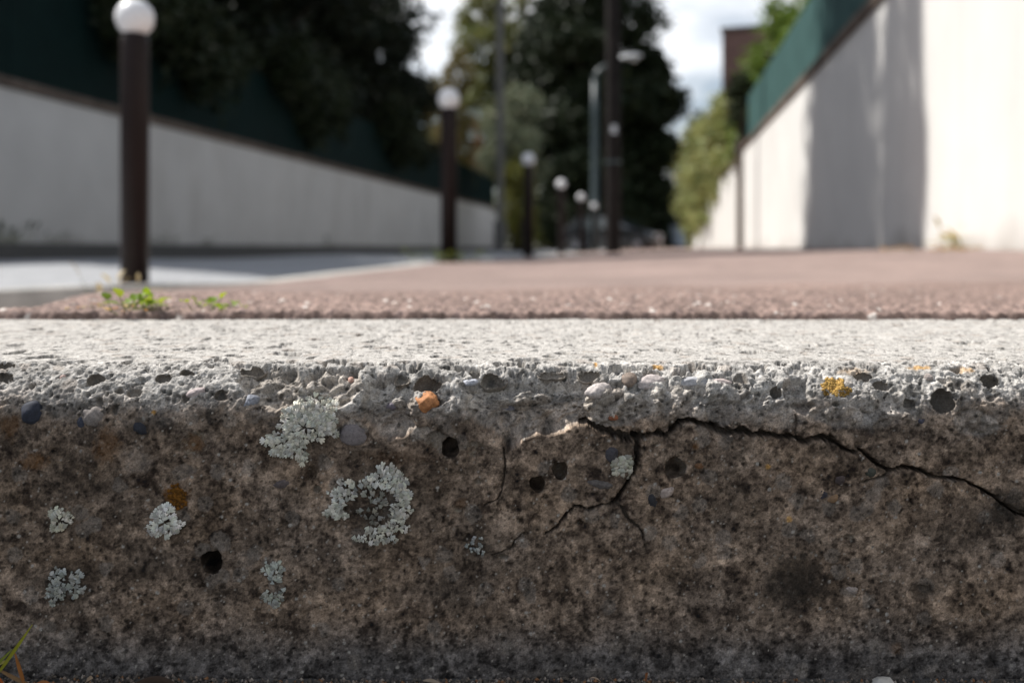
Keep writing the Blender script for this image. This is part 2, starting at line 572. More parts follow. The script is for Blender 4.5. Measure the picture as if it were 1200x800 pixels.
# ------------------------------------------------------------------ the kerb stone
R = 0.024
fine = np.arange(-0.262, 0.2621, 0.00046)
out = []
xv, st = 0.262, 0.0007
while xv < 1.25:
    xv += st; st = min(st * 1.03, 0.0036 if xv < 0.85 else 0.02); out.append(xv)
out = np.array(out)
KX = np.concatenate([-out[::-1], fine, out])
zs_front = np.concatenate([np.arange(-0.190, -0.146, 0.004), np.arange(-0.146, -R, 0.00045)])
pr = [(D, z, 0.0) for z in zs_front]
na = int(R * math.pi / 2 / 0.00045)
for i in range(na + 1):
    a = i / na * math.pi / 2
    pr.append((D + R - R * math.cos(a), -R + R * math.sin(a), a))
yv, st = D + R, 0.0006
while yv < 0.716:
    yv += st
    st = min(st * 1.012, 0.0028)
    pr.append((yv, 0.02 * (yv - D - R), math.pi / 2))
pr = np.array(pr)
KY, KZ, KA = pr[:, 0], pr[:, 1], pr[:, 2]
KS = np.concatenate([[0], np.cumsum(np.hypot(np.diff(KY), np.diff(KZ)))])
KPY = HOR - F * (KZ - EYE) / KY
s_edge = float(KS[len(zs_front) + na])
Xg, Sg = np.meshgrid(KX, KS)
Yg = np.repeat(KY[:, None], len(KX), 1)
PX = 600 + F * Xg / Yg
PYg = np.repeat(KPY[:, None], len(KX), 1)
NY, NZ = -np.cos(KA), np.sin(KA)
is_top = sstep(s_edge - 0.004, s_edge + 0.004, Sg)
is_bev = sstep(s_edge - 0.046, s_edge - 0.022, Sg)
px2m = D / F


def s_of(py):  # photograph row to arc length on the stone
    return float(np.interp(-py, -KPY, KS))


def xs_of(px, py):
    s = s_of(py)
    y = float(np.interp(s, KS, KY))
    return (px - 600) * y / F, s


# irregular warp so that no outline is clean
WX = PX + 3.2 * fbm(Xg / 0.006, Sg / 0.006, 4, 40) + 1.3 * fbm(Xg / 0.0016, Sg / 0.0016, 2, 41)
WY = PYg + 3.2 * fbm(Xg / 0.006, Sg / 0.006, 4, 43) + 1.3 * fbm(Xg / 0.0016, Sg / 0.0016, 2, 44)
WXs = Xg + 0.0007 * fbm(Xg / 0.005, Sg / 0.005, 3, 45)
WSs = Sg + 0.0007 * fbm(Xg / 0.005, Sg / 0.005, 3, 46)

f_lo = fbm(Xg / 0.045, Sg / 0.045, 4, 1)
f_mid = fbm(Xg / 0.010, Sg / 0.010, 4, 2)
f_fine = fbm(Xg / 0.0026, Sg / 0.0026, 3, 3)
sand1, _, sandid = worley(Xg / 0.0017, Sg / 0.0017, 50)
agg1, agg2, aggid = worley(WXs / 0.0085, WSs / 0.0085, 60)
H = 0.0007 * f_lo + 0.00060 * f_mid + 0.00046 * f_fine + (0.0004 * f_mid + 0.0003 * f_fine) * (is_bev - is_top) - (0.00054 * f_mid + 0.00038 * f_fine) * is_top
H += (0.45 - sand1) * 0.00020 * (1 + 1.2 * is_bev - 1.5 * is_top) * (sandid > 0.45)

# random pores: few on the face, many on the arris and top
p1, _, pid = worley(WXs / 0.0095, WSs / 0.0095, 70)
pr_ = np.where(pid > 0.62 - 0.30 * is_bev, 0.05 + 0.16 * ((pid * 7.3) % 1.0) ** 2, 0.0)
H -= 0.0024 * sstep(1.0, 0.6, p1 / np.maximum(pr_, 1e-4)) * (0.45 + 0.9 * is_bev)
q1, _, qid = worley(WXs / 0.0042 + 5.5, WSs / 0.0042, 75)
qr_ = np.where(qid > 0.80 - 0.25 * is_bev, 0.10 + 0.18 * ((qid * 9.7) % 1.0), 0.0)
H -= 0.0007 * sstep(1.0, 0.5, q1 / np.maximum(qr_, 1e-4)) * (0.5 + 0.7 * is_bev)
# flat elongated chips on the top
t1, _, tid = worley(WXs / 0.020, WSs / 0.013 + 7.7, 78)
tr_ = np.where(tid > 0.50, 0.13 + 0.17 * ((tid * 5.3) % 1.0), 0.0)
H -= 0.0032 * sstep(1.0, 0.8, t1 / np.maximum(tr_, 1e-4)) * is_top
t1, _, tid = worley(WXs / 0.010, WSs / 0.009 + 2.7, 79)
tr_ = np.where(tid > 0.78, 0.12 + 0.20 * ((tid * 5.3) % 1.0), 0.0)
H -= 0.0016 * sstep(1.0, 0.75, t1 / np.maximum(tr_, 1e-4)) * is_top


def box_of(pxs, pys, m=12):
    return np.nonzero((PX > min(pxs) - m) & (PX < max(pxs) + m) & (PYg > min(pys) - m) & (PYg < max(pys) + m))


def poly_mask(poly, feather, warp=True):
    """0..1 inside a polygon given in photograph pixels; feather in pixels"""
    P = np.array(poly, dtype=float)
    idx = box_of(P[:, 0], P[:, 1], feather + 14)
    x = (WX if warp else PX)[idx]; y = (WY if warp else PYg)[idx]
    d = np.full(x.shape, 1e9)
    ins = np.zeros(x.shape, dtype=bool)
    for (x0, y0), (x1, y1) in zip(P, np.roll(P, -1, 0)):
        ex, ey = x1 - x0, y1 - y0
        tt_ = np.clip(((x - x0) * ex + (y - y0) * ey) / (ex * ex + ey * ey + 1e-9), 0, 1)
        d = np.minimum(d, np.hypot(x - x0 - tt_ * ex, y - y0 - tt_ * ey))
        cond = ((y0 > y) != (y1 > y)) & (x < (x1 - x0) * (y - y0) / (y1 - y0 + 1e-12) + x0)
        ins ^= cond
    sd = np.where(ins, d, -d)
    return idx, sstep(-feather * 0.5, feather * 0.5, sd), sd


rough = np.zeros_like(H)       # how broken the surface is
fresh_less_shade = np.zeros_like(H)       # share of pale broken concrete, cut in deep breaks to paint in shade

# air holes: (px, py, rx, ry, depth mm) in photograph pixels
HOLES = [(112, 444, 10, 6, 4), (191, 443, 8, 5, 3), (218, 437, 7, 4, 3), (258, 463, 6.5, 6, 3), (4, 428, 11, 3.5, 3), (4, 442, 9, 5, 3), (156, 460, 9, 5, 2), (139, 457, 5, 4, 2),
         (297, 433, 14, 4, 4), (258, 422, 14, 2.4, 2.5), (503, 449, 16, 10, 8), (577, 443, 13, 7.5, 6), (556, 437, 6, 4, 3), (528, 525, 10, 12, 9), (513, 518, 15, 13, 2.5), (556, 526, 9, 9, 1.6),
         (630, 567, 9, 9, 6), (656, 551, 9, 10, 6), (791, 548, 12, 12, 6), (910, 458, 6.5, 6, 5), (1106, 470, 13.5, 14, 7), (1160, 446, 11, 6, 5), (1033, 451, 8, 6, 3.5),
         (1066, 472, 6, 5, 3), (365, 555, 6, 8, 2.2), (371, 573, 5, 5, 1.5), (248, 659, 12.5, 13.5, 9), (227, 520, 16, 13, 1.3), (252, 703, 4, 2.2, 2), (182, 727, 3, 2.4, 2), (590, 652, 6, 3, 1.2),
         (679, 612, 4, 3, 2), (1080, 692, 11, 8, 1.2), (995, 631, 6, 5, 1.2), (1155, 717, 5, 4, 2), (690, 437, 12, 5, 4), (648, 436, 14, 3.5, 3), (470, 444, 8, 6, 3), (868, 443, 8, 6, 2), (815, 426, 9, 2, 2),
         (1010, 426, 12, 2.8, 3), (1012, 440, 10, 4, 3), (300, 454, 4, 4, 1.5), (217, 466, 5, 5, 2), (134, 480, 4, 6, 2), (116, 469, 4, 4, 2), (980, 473, 4, 3, 2), (540, 431, 22, 2.2, 2.5), (625, 421, 20, 1.8, 2), (400, 423, 16, 2, 2),
         (1120, 432, 6, 2, 2), (763, 437, 10, 3, 2), (150, 424, 6, 2, 2), (55, 418, 22, 1.6, 1.5), (660, 414, 9, 1.4, 1.5), (880, 412, 10, 1.4, 1.5), (338, 414, 16, 1.6, 1.6), (235, 408, 14, 1.5, 1.5), (480, 424, 17, 1.6, 1.8),
         (1172, 421, 7, 1.8, 2), (960, 405, 11, 1.2, 1.6), (735, 417, 8, 1.3, 1.5), (20, 404, 8, 1.3, 1.4), (137, 386, 4, 1.2, 1.4), (640, 582, 3, 3, 1), (497, 541, 4, 4, 1), (560, 563, 4, 4, 1), (537, 596, 5, 4, .9), (610, 610, 4, 3, .9)]
# the broken arris: polygons (photograph pixels), depth in mm, feather
BREAKS = [
    ([(276, 444), (288, 431), (318, 428), (348, 430), (354, 447), (346, 470), (322, 482), (300, 474)], 4.2, 4),
    ([(352, 442), (372, 431), (418, 431), (426, 448), (412, 470), (388, 480), (362, 470)], 4.4, 4),
    ([(386, 505), (398, 498), (411, 492), (424, 496), (432, 505), (418, 512), (400, 512)], 0.8, 5),
    ([(424, 472), (428, 452), (446, 439), (470, 435), (480, 450), (472, 468), (480, 482), (486, 500), (472, 512), (455, 515), (440, 506), (430, 492)], 8.5, 3.5),
    ([(484, 500), (497, 500), (512, 505), (520, 512), (505, 512), (492, 516), (480, 514)], 1.5, 3),
    ([(544, 472), (556, 455), (580, 456), (604, 466), (640, 448), (652, 462), (684, 470), (694, 492), (684, 495), (672, 497), (662, 504), (650, 510), (640, 511), (630, 508), (612, 515), (601, 525), (593, 524), (588, 514), (575, 503), (558, 496), (550, 485)], 10.5, 3),
    ([(684, 458), (700, 444), (730, 448), (733, 470), (748, 478), (742, 497), (704, 501), (689, 492)], 3.8, 4),
    ([(545, 452), (570, 441), (600, 438), (690, 438), (700, 450), (700, 474), (660, 480), (600, 480), (548, 474)], 9.0, 20),
    ([(424, 448), (440, 436), (478, 438), (486, 452), (478, 480), (430, 480)], 7.5, 14),
    ([(640, 436), (700, 433), (706, 446), (688, 456), (664, 460), (644, 452)], 1.6, 5),
    ([(742, 468), (758, 452), (778, 456), (790, 470), (782, 486), (770, 478), (756, 488), (742, 494)], 1.8, 5),
    ([(780, 452), (800, 448), (828, 450), (830, 458), (808, 470), (792, 466)], 1.8, 5),
    ([(917, 453), (926, 443), (946, 442), (947, 455), (951, 470), (957, 474), (946, 487), (936, 483), (922, 468)], 7.5, 3),
    ([(832, 466), (842, 460), (853, 465), (857, 480), (855, 497), (845, 504), (834, 500), (828, 484)], 7.5, 3),
    ([(1098, 444), (1112, 441), (1130, 447), (1126, 456), (1110, 454)], 2.4, 4),
    ([(1116, 490), (1136, 478), (1160, 484), (1176, 500), (1150, 512), (1124, 506)], 1.2, 6),
    ([(1020, 462), (1050, 452), (1082, 456), (1078, 480), (1046, 488), (1024, 480)], 0.9, 8),
    ([(940, 486), (980, 474), (1018, 470), (1060, 486), (1040, 500), (980, 500)], 0.6, 8),
]
rt_ = random.Random(12)
for _k in range(64):
    py_ = 384 + 44 * rt_.random() ** 0.7
    f_ = (py_ - 372) / 56
    HOLES.append((rt_.uniform(-5, 1205), py_, rt_.uniform(3, 13) * (0.5 + 0.5 * f_), rt_.uniform(0.8, 2.0) * (0.35 + 0.75 * f_), rt_.uniform(1.6, 3.0)))
OX = np.zeros_like(H); OS = np.zeros_like(H)
H0 = H.copy()
BR = np.zeros_like(H)
for poly, dep, fe in BREAKS:
    idx, m, sd = poly_mask(poly, fe)
    bowl = 0.72 + 0.28 * sstep(0, 18, sd)
    BR[idx] = np.maximum(BR[idx], m * dep * 0.001 * bowl)
    if dep >= 4:      # deep breaks undercut the arris above them
        OS[idx] = np.maximum(OS[idx], m * 0.0012 * sstep(-4, 10, sd))
    rough[idx] = np.maximum(rough[idx], m)
    fresh_less_shade[idx] = np.maximum(fresh_less_shade[idx], m * (min(1, dep / 2.5) if dep < 7 else 0.45))
# general raggedness along the broken length of the arris
bevz = is_bev * (1 - is_top) * sstep(505, 470, PYg)
ero = fbm(WXs / 0.0135 + 4.4, WSs / 0.0095, 4, 86, 0.55)
midx = sstep(260, 340, PX) * sstep(960, 860, PX)
BR = np.maximum(BR, 0.0042 * sstep(0.12, 0.26, ero) * bevz * (0.22 + 0.78 * midx))
ero2 = fbm(WXs / 0.006 + 1.4, WSs / 0.005, 3, 87, 0.55)
BR = np.maximum(BR, 0.0022 * sstep(0.20, 0.36, ero2) * bevz)
H -= BR
HB = H - H0
XR, SR = WXs + 0.6 * HB, WSs - 1.1 * HB
rid1, rid2, rida = worley(XR / 0.0085 + 1.7, SR / 0.0085, 80)
rock = (0.55 - rid1) * 0.0030 + fbm(XR / 0.005, SR / 0.005, 4, 81) * 0.0016 + (0.5 - np.abs(fbm(XR / 0.009, SR / 0.009, 3, 82))) * 0.0012
arr = sstep(425, 437, PYg) * sstep(505, 470, PYg) * sstep(270, 330, PX) * (0.25 + 0.75 * sstep(980, 860, PX))
rough = np.maximum(rough, 0.62 * arr)
deep = sstep(0.003, 0.007, -HB)
rock = rock - 0.0010
H += rough * rock * (1.7 - 0.3 * deep)
H = np.where(HB < -0.0025, np.minimum(H, HB * 0.60 + 0.25 * (H - HB)), H)
v1_, _, vid_ = worley(XR / 0.0023 + 3.3, SR / 0.0023, 52)
H += (0.5 - v1_) * (0.00045 + 0.00035 * midx) * (0.15 + 0.85 * np.maximum(rough, 0.5 * is_bev * (1 - is_top))) * (vid_ > 0.35)

# lumps of stone and mortar left standing: (px, py, rx, ry, mm)
LUMPS = [(612, 464, 28, 14, 3.0), (655, 448, 14, 8, 1.0), (705, 461, 20, 12, 2.4), (668, 462, 12, 8, 1.2), (545, 463, 20, 18, 1.6), (795, 484, 34, 20, 0.8), (742, 446, 9, 9, 1.4),
         (370, 452, 12, 6, 2.6), (398, 466, 10, 7, 2.2), (450, 500, 10, 6, 1.0), (722, 484, 9, 7, 2.0), (412, 480, 14, 9, 1.8), (385, 440, 9, 5, 1.5), (330, 462, 10, 8, 1.0)]
for px, py, rx, ry, mm in LUMPS:
    idx = box_of((px - rx, px + rx), (py - ry, py + ry))
    d = np.hypot((WX[idx] - px) / rx, (WY[idx] - py) / ry)
    H[idx] += mm * 0.001 * np.sqrt(np.clip(1 - d * d, 0, 1))

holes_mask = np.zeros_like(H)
for px, py, rx, ry, dep in HOLES:
    x0, s0 = xs_of(px, py)
    sa, sb = s_of(py + ry), s_of(py - ry)
    y0 = float(np.interp(s0, KS, KY))
    rxm, rsm = rx * y0 / F, max(abs(sb - sa) / 2, 0.0006)
    s0 = (sa + sb) / 2
    idx = np.nonzero((np.abs(Xg - x0) < rxm * 1.5) & (np.abs(Sg - s0) < rsm * 1.5))
    d = np.hypot((WXs[idx] * 0.5 + Xg[idx] * 0.5 - x0) / rxm, (WSs[idx] * 0.5 + Sg[idx] * 0.5 - s0) / rsm)
    d = d * (1 + 0.16 * f_mid[idx] + 0.12 * f_fine[idx]) + 0.06 * np.sin(3 * np.arctan2(Sg[idx] - s0, Xg[idx] - x0) + px)
    chip = sstep(1.45, 0.95, d) * sstep(0.1, 0.5, perlin(Xg[idx] / 0.003, Sg[idx] / 0.003, 91))
    H[idx] -= 0.0016 * chip
    prof = np.where(d < 1, np.sqrt(np.clip(1 - d ** 3, 0, 1)), 0)
    if dep >= 3 and ry > 3.4:
        # a trapped air bubble: wider inside than at its mouth
        psi = np.radians(56 + 124 * np.clip(1 - d, 0, 1))
        ins = (d < 1)
        Rr = 1.20
        lat = Rr * np.sin(psi)
        k = np.where(ins, lat / np.maximum(d, 0.02), 1.0)
        OX[idx] += np.where(ins, (Xg[idx] - x0) * (k - 1), 0)
        OS[idx] += np.where(ins, (Sg[idx] - s0) * (k - 1), 0)
        H[idx] = np.where(ins, H[idx] * np.clip((d - 0.75) * 4, 0, 1) - dep * 0.00085 * (0.56 - np.cos(psi)) * Rr, H[idx])
    else:
        if py < 432:      # chips in the flat top: straight sided
            prof = np.clip((1.12 - d) * 9, 0, 1)
            dep *= 1.7
        H[idx] = H[idx] * (1 - 0.7 * prof) - dep * 0.0014 * prof
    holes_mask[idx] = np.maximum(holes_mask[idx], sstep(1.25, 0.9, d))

# cracks: polylines of (px, py, full width px), depth mm
CRACKS = [
    ([(681, 497, 3), (688, 495, 4), (700, 502, 6), (715, 507, 8), (728, 512, 9), (745, 512, 9), (755, 512, 6), (765, 508, 5), (772, 507, 5), (780, 511, 5), (787, 505, 5), (795, 496, 5), (806, 492, 5),
      (815, 494, 5), (828, 499, 6), (840, 504, 7), (852, 508, 6.5), (862, 506, 6), (872, 503, 7), (880, 509, 5.5), (895, 508, 5.5), (910, 511, 5), (925, 513, 5), (935, 514, 5), (945, 518, 4.5), (952, 515, 5), (965, 513, 6.5),
      (975, 515, 5.5), (985, 522, 4.5), (990, 527, 4), (1002, 530, 3.4), (1010, 528, 3), (1016, 533, 3.4), (1025, 541, 3.4), (1032, 546, 3.2), (1043, 552, 3), (1058, 548, 3.2), (1072, 549, 3.4), (1085, 553, 3.4),
      (1098, 560, 3.2), (1120, 561, 3), (1135, 565, 2.5), (1150, 573, 2.8), (1162, 580, 2.5), (1172, 587, 2.4), (1180, 594, 2.2), (1190, 601, 2.2), (1215, 610, 2)], 8.5),
    ([(748, 512, 8), (747, 525, 6.5), (746, 540, 5.5), (742, 555, 4.5), (733, 570, 4), (724, 584, 5), (721, 589, 4)], 7.0),
    ([(721, 589, 3.5), (714, 590, 2.6), (705, 592, 2.2), (688, 597, 2.2), (680, 593, 2), (672, 594, 2.2), (664, 602, 2.4), (655, 614, 2.4), (648, 620, 2.2), (638, 627, 1.6)], 4.0),
    ([(724, 590, 4), (731, 597, 3.2), (734, 606, 2.6), (740, 611, 2.4), (748, 617, 2.2), (755, 628, 1.0), (756, 640, 0.6)], 2.6),
    ([(590, 526, 1.6), (592, 545, 1.3), (590, 560, 1.5), (589, 575, 1.2), (583, 585, 1.0), (568, 592, 0.7)], 2.2),
    ([(614, 624, 0.9), (603, 633, 1.2), (600, 642, 1.2), (590, 646, 1.0), (578, 651, 0.8)], 2.0),
    ([(1045, 553, 2), (1035, 558, 1.9), (1020, 562, 1.6), (1008, 566, 1.3)], 2.4),
    ([(1162, 580, 2), (1175, 590, 2), (1190, 597, 1.8), (1205, 602, 1.6)], 2.0),
    ([(934, 486, 1.6), (935, 498, 1.6), (934, 512, 1.6)], 1.5),
]
crack_mask = np.zeros_like(H)
for pts, dep in CRACKS:
    P = np.array(pts, dtype=float)
    idx = box_of(P[:, 0], P[:, 1], 12)
    x = PX[idx] * 0.2 + WX[idx] * 0.8; y = PYg[idx] * 0.2 + WY[idx] * 0.8
    jag = 0.9 * perlin(Xg[idx] / 0.0022, Sg[idx] / 0.0022, 96) + 0.5 * perlin(Xg[idx] / 0.0011, Sg[idx] / 0.0011, 97)
    best = np.full(x.shape, -1e9)
    for (x0, y0, w0), (x1, y1, w1) in zip(P[:-1], P[1:]):
        ex, ey = x1 - x0, y1 - y0
        tt_ = np.clip(((x - x0) * ex + (y - y0) * ey) / (ex * ex + ey * ey + 1e-9), 0, 1)
        d = np.hypot(x - x0 - tt_ * ex, y - y0 - tt_ * ey)
        hw = (w0 + (w1 - w0) * tt_) * 0.5 + 0.35
        best = np.maximum(best, hw * (1 + 0.45 * jag) - d)
    lipc = sstep(-6.5, -0.5, best) * sstep(0.05, 0.4, perlin(Xg[idx] / 0.0028 + 5, Sg[idx] / 0.0028, 98)) * min(1, dep / 6)
    H[idx] -= 0.0013 * lipc
    m = sstep(-0.5, 0.9, best)
    H[idx] -= dep * 0.0013 * m
    crack_mask[idx] = np.maximum(crack_mask[idx], m)
# the piece above the crack has dropped back a little
idx, m, sd = poly_mask([(690, 470), (745, 478), (790, 470), (880, 470), (1000, 480), (1110, 500), (1150, 560), (1098, 558), (1043, 550), (990, 525), (965, 511), (945, 516), (895, 506), (872, 501), (852, 506), (806, 490), (787, 503), (755, 510), (728, 510), (700, 500)], 5)
H[idx] -= 0.0011 * m

# ---------------- colour of the stone (dirt, growths and grains; shade tinted into air holes and deep breaks)
CLEAN = np.array([0.395, 0.376, 0.35])
Xc, Sc = Xg + 0.5 * (H - H0), Sg - 1.0 * (H - H0)
g_lo = fbm(Xg / 0.030, Sg / 0.030, 5, 101)
g_mid = fbm(Xc / 0.009, Sc / 0.009, 4, 102, 0.6)
g_fin = fbm(Xc / 0.0030, Sc / 0.0030, 3, 103, 0.7)
g_dark = fbm(Xg / 0.055 + 3, Sg / 0.04, 4, 104)
warm = fbm(Xg / 0.04 + 9, Sg / 0.03, 4, 105)
pat = lambda sc, sd_, th, w: sstep(th - w, th + w, fbm(WXs / sc + sd_, WSs / sc, 4, sd_, 0.62))
mott = np.clip(0.42 + 0.26 * g_lo + 0.36 * g_mid + 0.44 * g_fin + 0.20 * pat(0.016, 121, 0.08, 0.05) - 0.22 * pat(0.012, 122, 0.14, 0.05) + 0.16 * pat(0.005, 123, 0.12, 0.06) - 0.20 * pat(0.0042, 124, 0.16, 0.06), 0, 1)
D_LO = np.array([0.046, 0.033, 0.025]); D_HI = np.array([0.380, 0.286, 0.213])
DIRT = D_LO + (D_HI - D_LO) * (mott ** 1.15)[..., None]
DIRT = DIRT * (1 + np.stack([0.07 * warm, 0.0 * warm, -0.10 * warm], -1))
DIRT *= (1 - 0.42 * sstep(0.05, 0.5, g_dark))[..., None]
# left part is darker and redder, the foot is greyer
lf = sstep(420, 60, PX) * sstep(470, 520, PYg) * sstep(700, 620, PYg)
DIRT *= (1 - 0.28 * lf)[..., None]
foot = sstep(715, 780, PYg + 14 * g_lo + 8 * g_mid)
grey = DIRT.mean(-1, keepdims=True) * np.array([0.98, 0.99, 1.02])
DIRT = DIRT * (1 - 0.75 * foot[..., None]) + grey * 0.75 * foot[..., None] * 0.62
dirt = sstep(442, 504, PYg + 26 * g_lo + 14 * g_mid)
dirt = np.clip(dirt - 0.30 * rough * sstep(540, 500, PYg), 0, 1)
clean = CLEAN * np.clip(1 + 0.16 * g_mid + 0.14 * g_fin + 0.10 * g_lo, 0.5, 1.4)[..., None]
clean = clean * (1 - 0.25 * (is_bev * (1 - is_top) * sstep(-0.1, 0.5, g_lo)))[..., None]
KC = clean * (1 - dirt[..., None]) + DIRT * dirt[..., None]
broken = np.array([0.33, 0.29, 0.248]) * np.clip(1 + 0.45 * g_mid + 0.35 * g_fin, 0.35, 1.5)[..., None]
fr_ = (fresh_less_shade * 0.75)[..., None]
KC = KC * (1 - fr_) + broken * fr_
# grains: sand and aggregate showing through
big = aggid
lightagg = ((big > 0.86) * sstep(0.48, 0.40, agg1 + 0.12 * f_fine) * 0.55)[..., None]
KC = KC * (1 - lightagg) + np.array([0.30, 0.26, 0.225]) * lightagg * (0.55 + 0.45 * (1 - dirt))[..., None] + KC * 0
darkagg = ((big < 0.16) * sstep(0.46, 0.28, agg1) * 0.55)[..., None]
KC = KC * (1 - darkagg * 0.62)
s1, _, sid = worley(WXs / 0.0028 + 2.2, WSs / 0.0028, 110)
KC *= (1 + (0.56 * ((sid * 3.7) % 1.0) - 0.28) * (1 - 0.7 * is_top))[..., None]
m1, _, mid_ = worley(WXs / 0.0062 + 8.1, WSs / 0.0062, 112)
KC *= (1 + (0.40 * ((mid_ * 5.9) % 1.0) - 0.20) * (1 - 0.6 * is_top))[..., None]
wh = ((sid > 0.985) * sstep(0.34, 0.2, s1))[..., None]
KC = KC * (1 - wh) + np.array([0.40, 0.37, 0.33]) * wh * (0.75 + 0.25 * (1 - dirt))[..., None]
blk = ((sid < 0.12) * sstep(0.42, 0.22, s1))[..., None]
KC = KC * (1 - 0.62 * blk)
t1_, _, tid_ = worley(Xg / 0.0012, Sg / 0.0012, 115)
wh2 = ((tid_ > 0.975) * sstep(0.5, 0.3, t1_))[..., None]
KC = KC * (1 - wh2 * 0.8) + np.array([0.30, 0.27, 0.235]) * wh2 * 0.8
bk2 = ((tid_ < 0.13) * sstep(0.6, 0.3, t1_))[..., None]
KC = KC * (1 - bk2 * 0.5)


def stain(px, py, rx, ry, col, a, soft=0.75, seed=0):
    global KC
    x0, s0 = xs_of(px, py)
    y0 = float(np.interp(s0, KS, KY))
    rxm = rx * y0 / F
    rsm = max(abs(s_of(py - ry) - s_of(py + ry)) / 2, 0.0005)
    idx = np.nonzero((np.abs(Xg - x0) < rxm * 1.7) & (np.abs(Sg - s0) < rsm * 1.7))
    d = np.hypot((Xg[idx] - x0) / rxm, (Sg[idx] - s0) / rsm) - 0.45 * g_mid[idx] - 0.55 * g_fin[idx]
    m = (a * sstep(1.1, 1.1 - soft, d))[..., None]
    KC[idx] = KC[idx] * (1 - m) + np.array(col) * m


# dark biofilm, rust-coloured and yellow growths
for s_ in [(435, 590, 52, 52, 0.55), (930, 682, 48, 44, 0.8), (1180, 598, 30, 30, 0.85), (78, 683, 34, 32, 0.7), (1082, 690, 20, 15, 0.7), (165, 500, 22, 16, 0.6), (356, 505, 48, 46, 0.5), (550, 545, 26, 20, .35), (280, 690, 60, 30, .25),
           (90, 560, 60, 40, .35), (1130, 620, 40, 40, .4), (860, 590, 40, 30, .3), (520, 690, 50, 24, .3), (735, 535, 20, 26, .45), (560, 640, 20, 18, .6), (1050, 505, 50, 14, .35), (1145, 505, 40, 14, .3), (95, 480, 28, 12, .5), (20, 505, 20, 25, .4)]:
    stain(*s_[:4], (0.022, 0.019, 0.016), s_[4])
for s_ in [(205, 582, 17, 15, .85), (38, 540, 20, 14, .6), (125, 522, 20, 26, .45), (227, 520, 15, 12, .55), (12, 500, 14, 20, .4), (815, 523, 6, 5, .5), (1050, 760, 10, 10, .35), (540, 590, 10, 8, .3), (470, 535, 50, 14, .15)]:
    stain(*s_[:4], (0.120, 0.052, 0.012), s_[4])
for s_ in [(772, 429, 8, 2.5, .8), (698, 426, 3, 2.5, .8), (1078, 431, 14, 3, .7), (1130, 433, 14, 4, .5), (1000, 434, 24, 6, .25), (900, 547, 4, 4, .6), (925, 608, 4, 4, .6), (180, 483, 4, 4, .7)]:
    stain(*s_[:4], (0.50, 0.27, 0.06), s_[4])
for s_ in [(975, 442, 24, 4, .85), (1180, 446, 24, 6, .5), (160, 540, 26, 20, .35), (255, 640, 8, 10, .35), (290, 655, 16, 14, .35), (395, 580, 20, 8, .25), (650, 790, 80, 8, .2), (993, 693, 10, 6, .5), (745, 768, 7, 5, .4)]:
    stain(*s_[:4], (0.62, 0.59, 0.54) if s_[1] < 460 else (0.22, 0.19, 0.165), s_[4])
KC *= (1 + 0.17 * (np.random.default_rng(3).random(Xg.shape) * 2 - 1))[..., None]
cm = crack_mask[..., None]      # loose dirt packed in the cracks
KC = KC * (1 - cm) + np.array([0.115, 0.092, 0.072]) * cm
hm = (0.8 * holes_mask)[..., None]      # shade inside the air holes, painted as a darker tint
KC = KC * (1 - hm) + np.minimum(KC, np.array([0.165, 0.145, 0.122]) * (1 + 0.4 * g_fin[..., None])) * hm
KC = np.clip(KC, 0.012, 0.8)

TYv, TZv = np.sin(KA)[:, None], np.cos(KA)[:, None]
Pk = np.stack([Xg + OX, Yg + H * NY[:, None] + OS * TYv, np.repeat(KZ[:, None], len(KX), 1) + H * NZ[:, None] + OS * TZv], -1)
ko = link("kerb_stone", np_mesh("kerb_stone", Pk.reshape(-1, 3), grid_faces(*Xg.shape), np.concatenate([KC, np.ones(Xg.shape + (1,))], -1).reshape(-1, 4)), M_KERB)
tag(ko, "weathered concrete kerbstone with a chipped sunlit edge and a long dark crack across its front", "kerbstone")


def on_stone(px, py):
    """point on the finished stone seen at a photograph pixel, its tangents and its normal"""
    x, s = xs_of(px, py)
    i = int(np.clip(np.searchsorted(KS, s), 2, len(KS) - 3)); j = int(np.clip(np.searchsorted(KX, x), 2, len(KX) - 3))
    p = Vector(Pk[i - 2:i + 3, j - 2:j + 3].reshape(-1, 3).mean(0))
    a = KA[i]
    return p, Vector((1, 0, 0)), Vector((0, math.sin(a), math.cos(a))), Vector((0, -math.cos(a), math.sin(a))), float(KY[i])


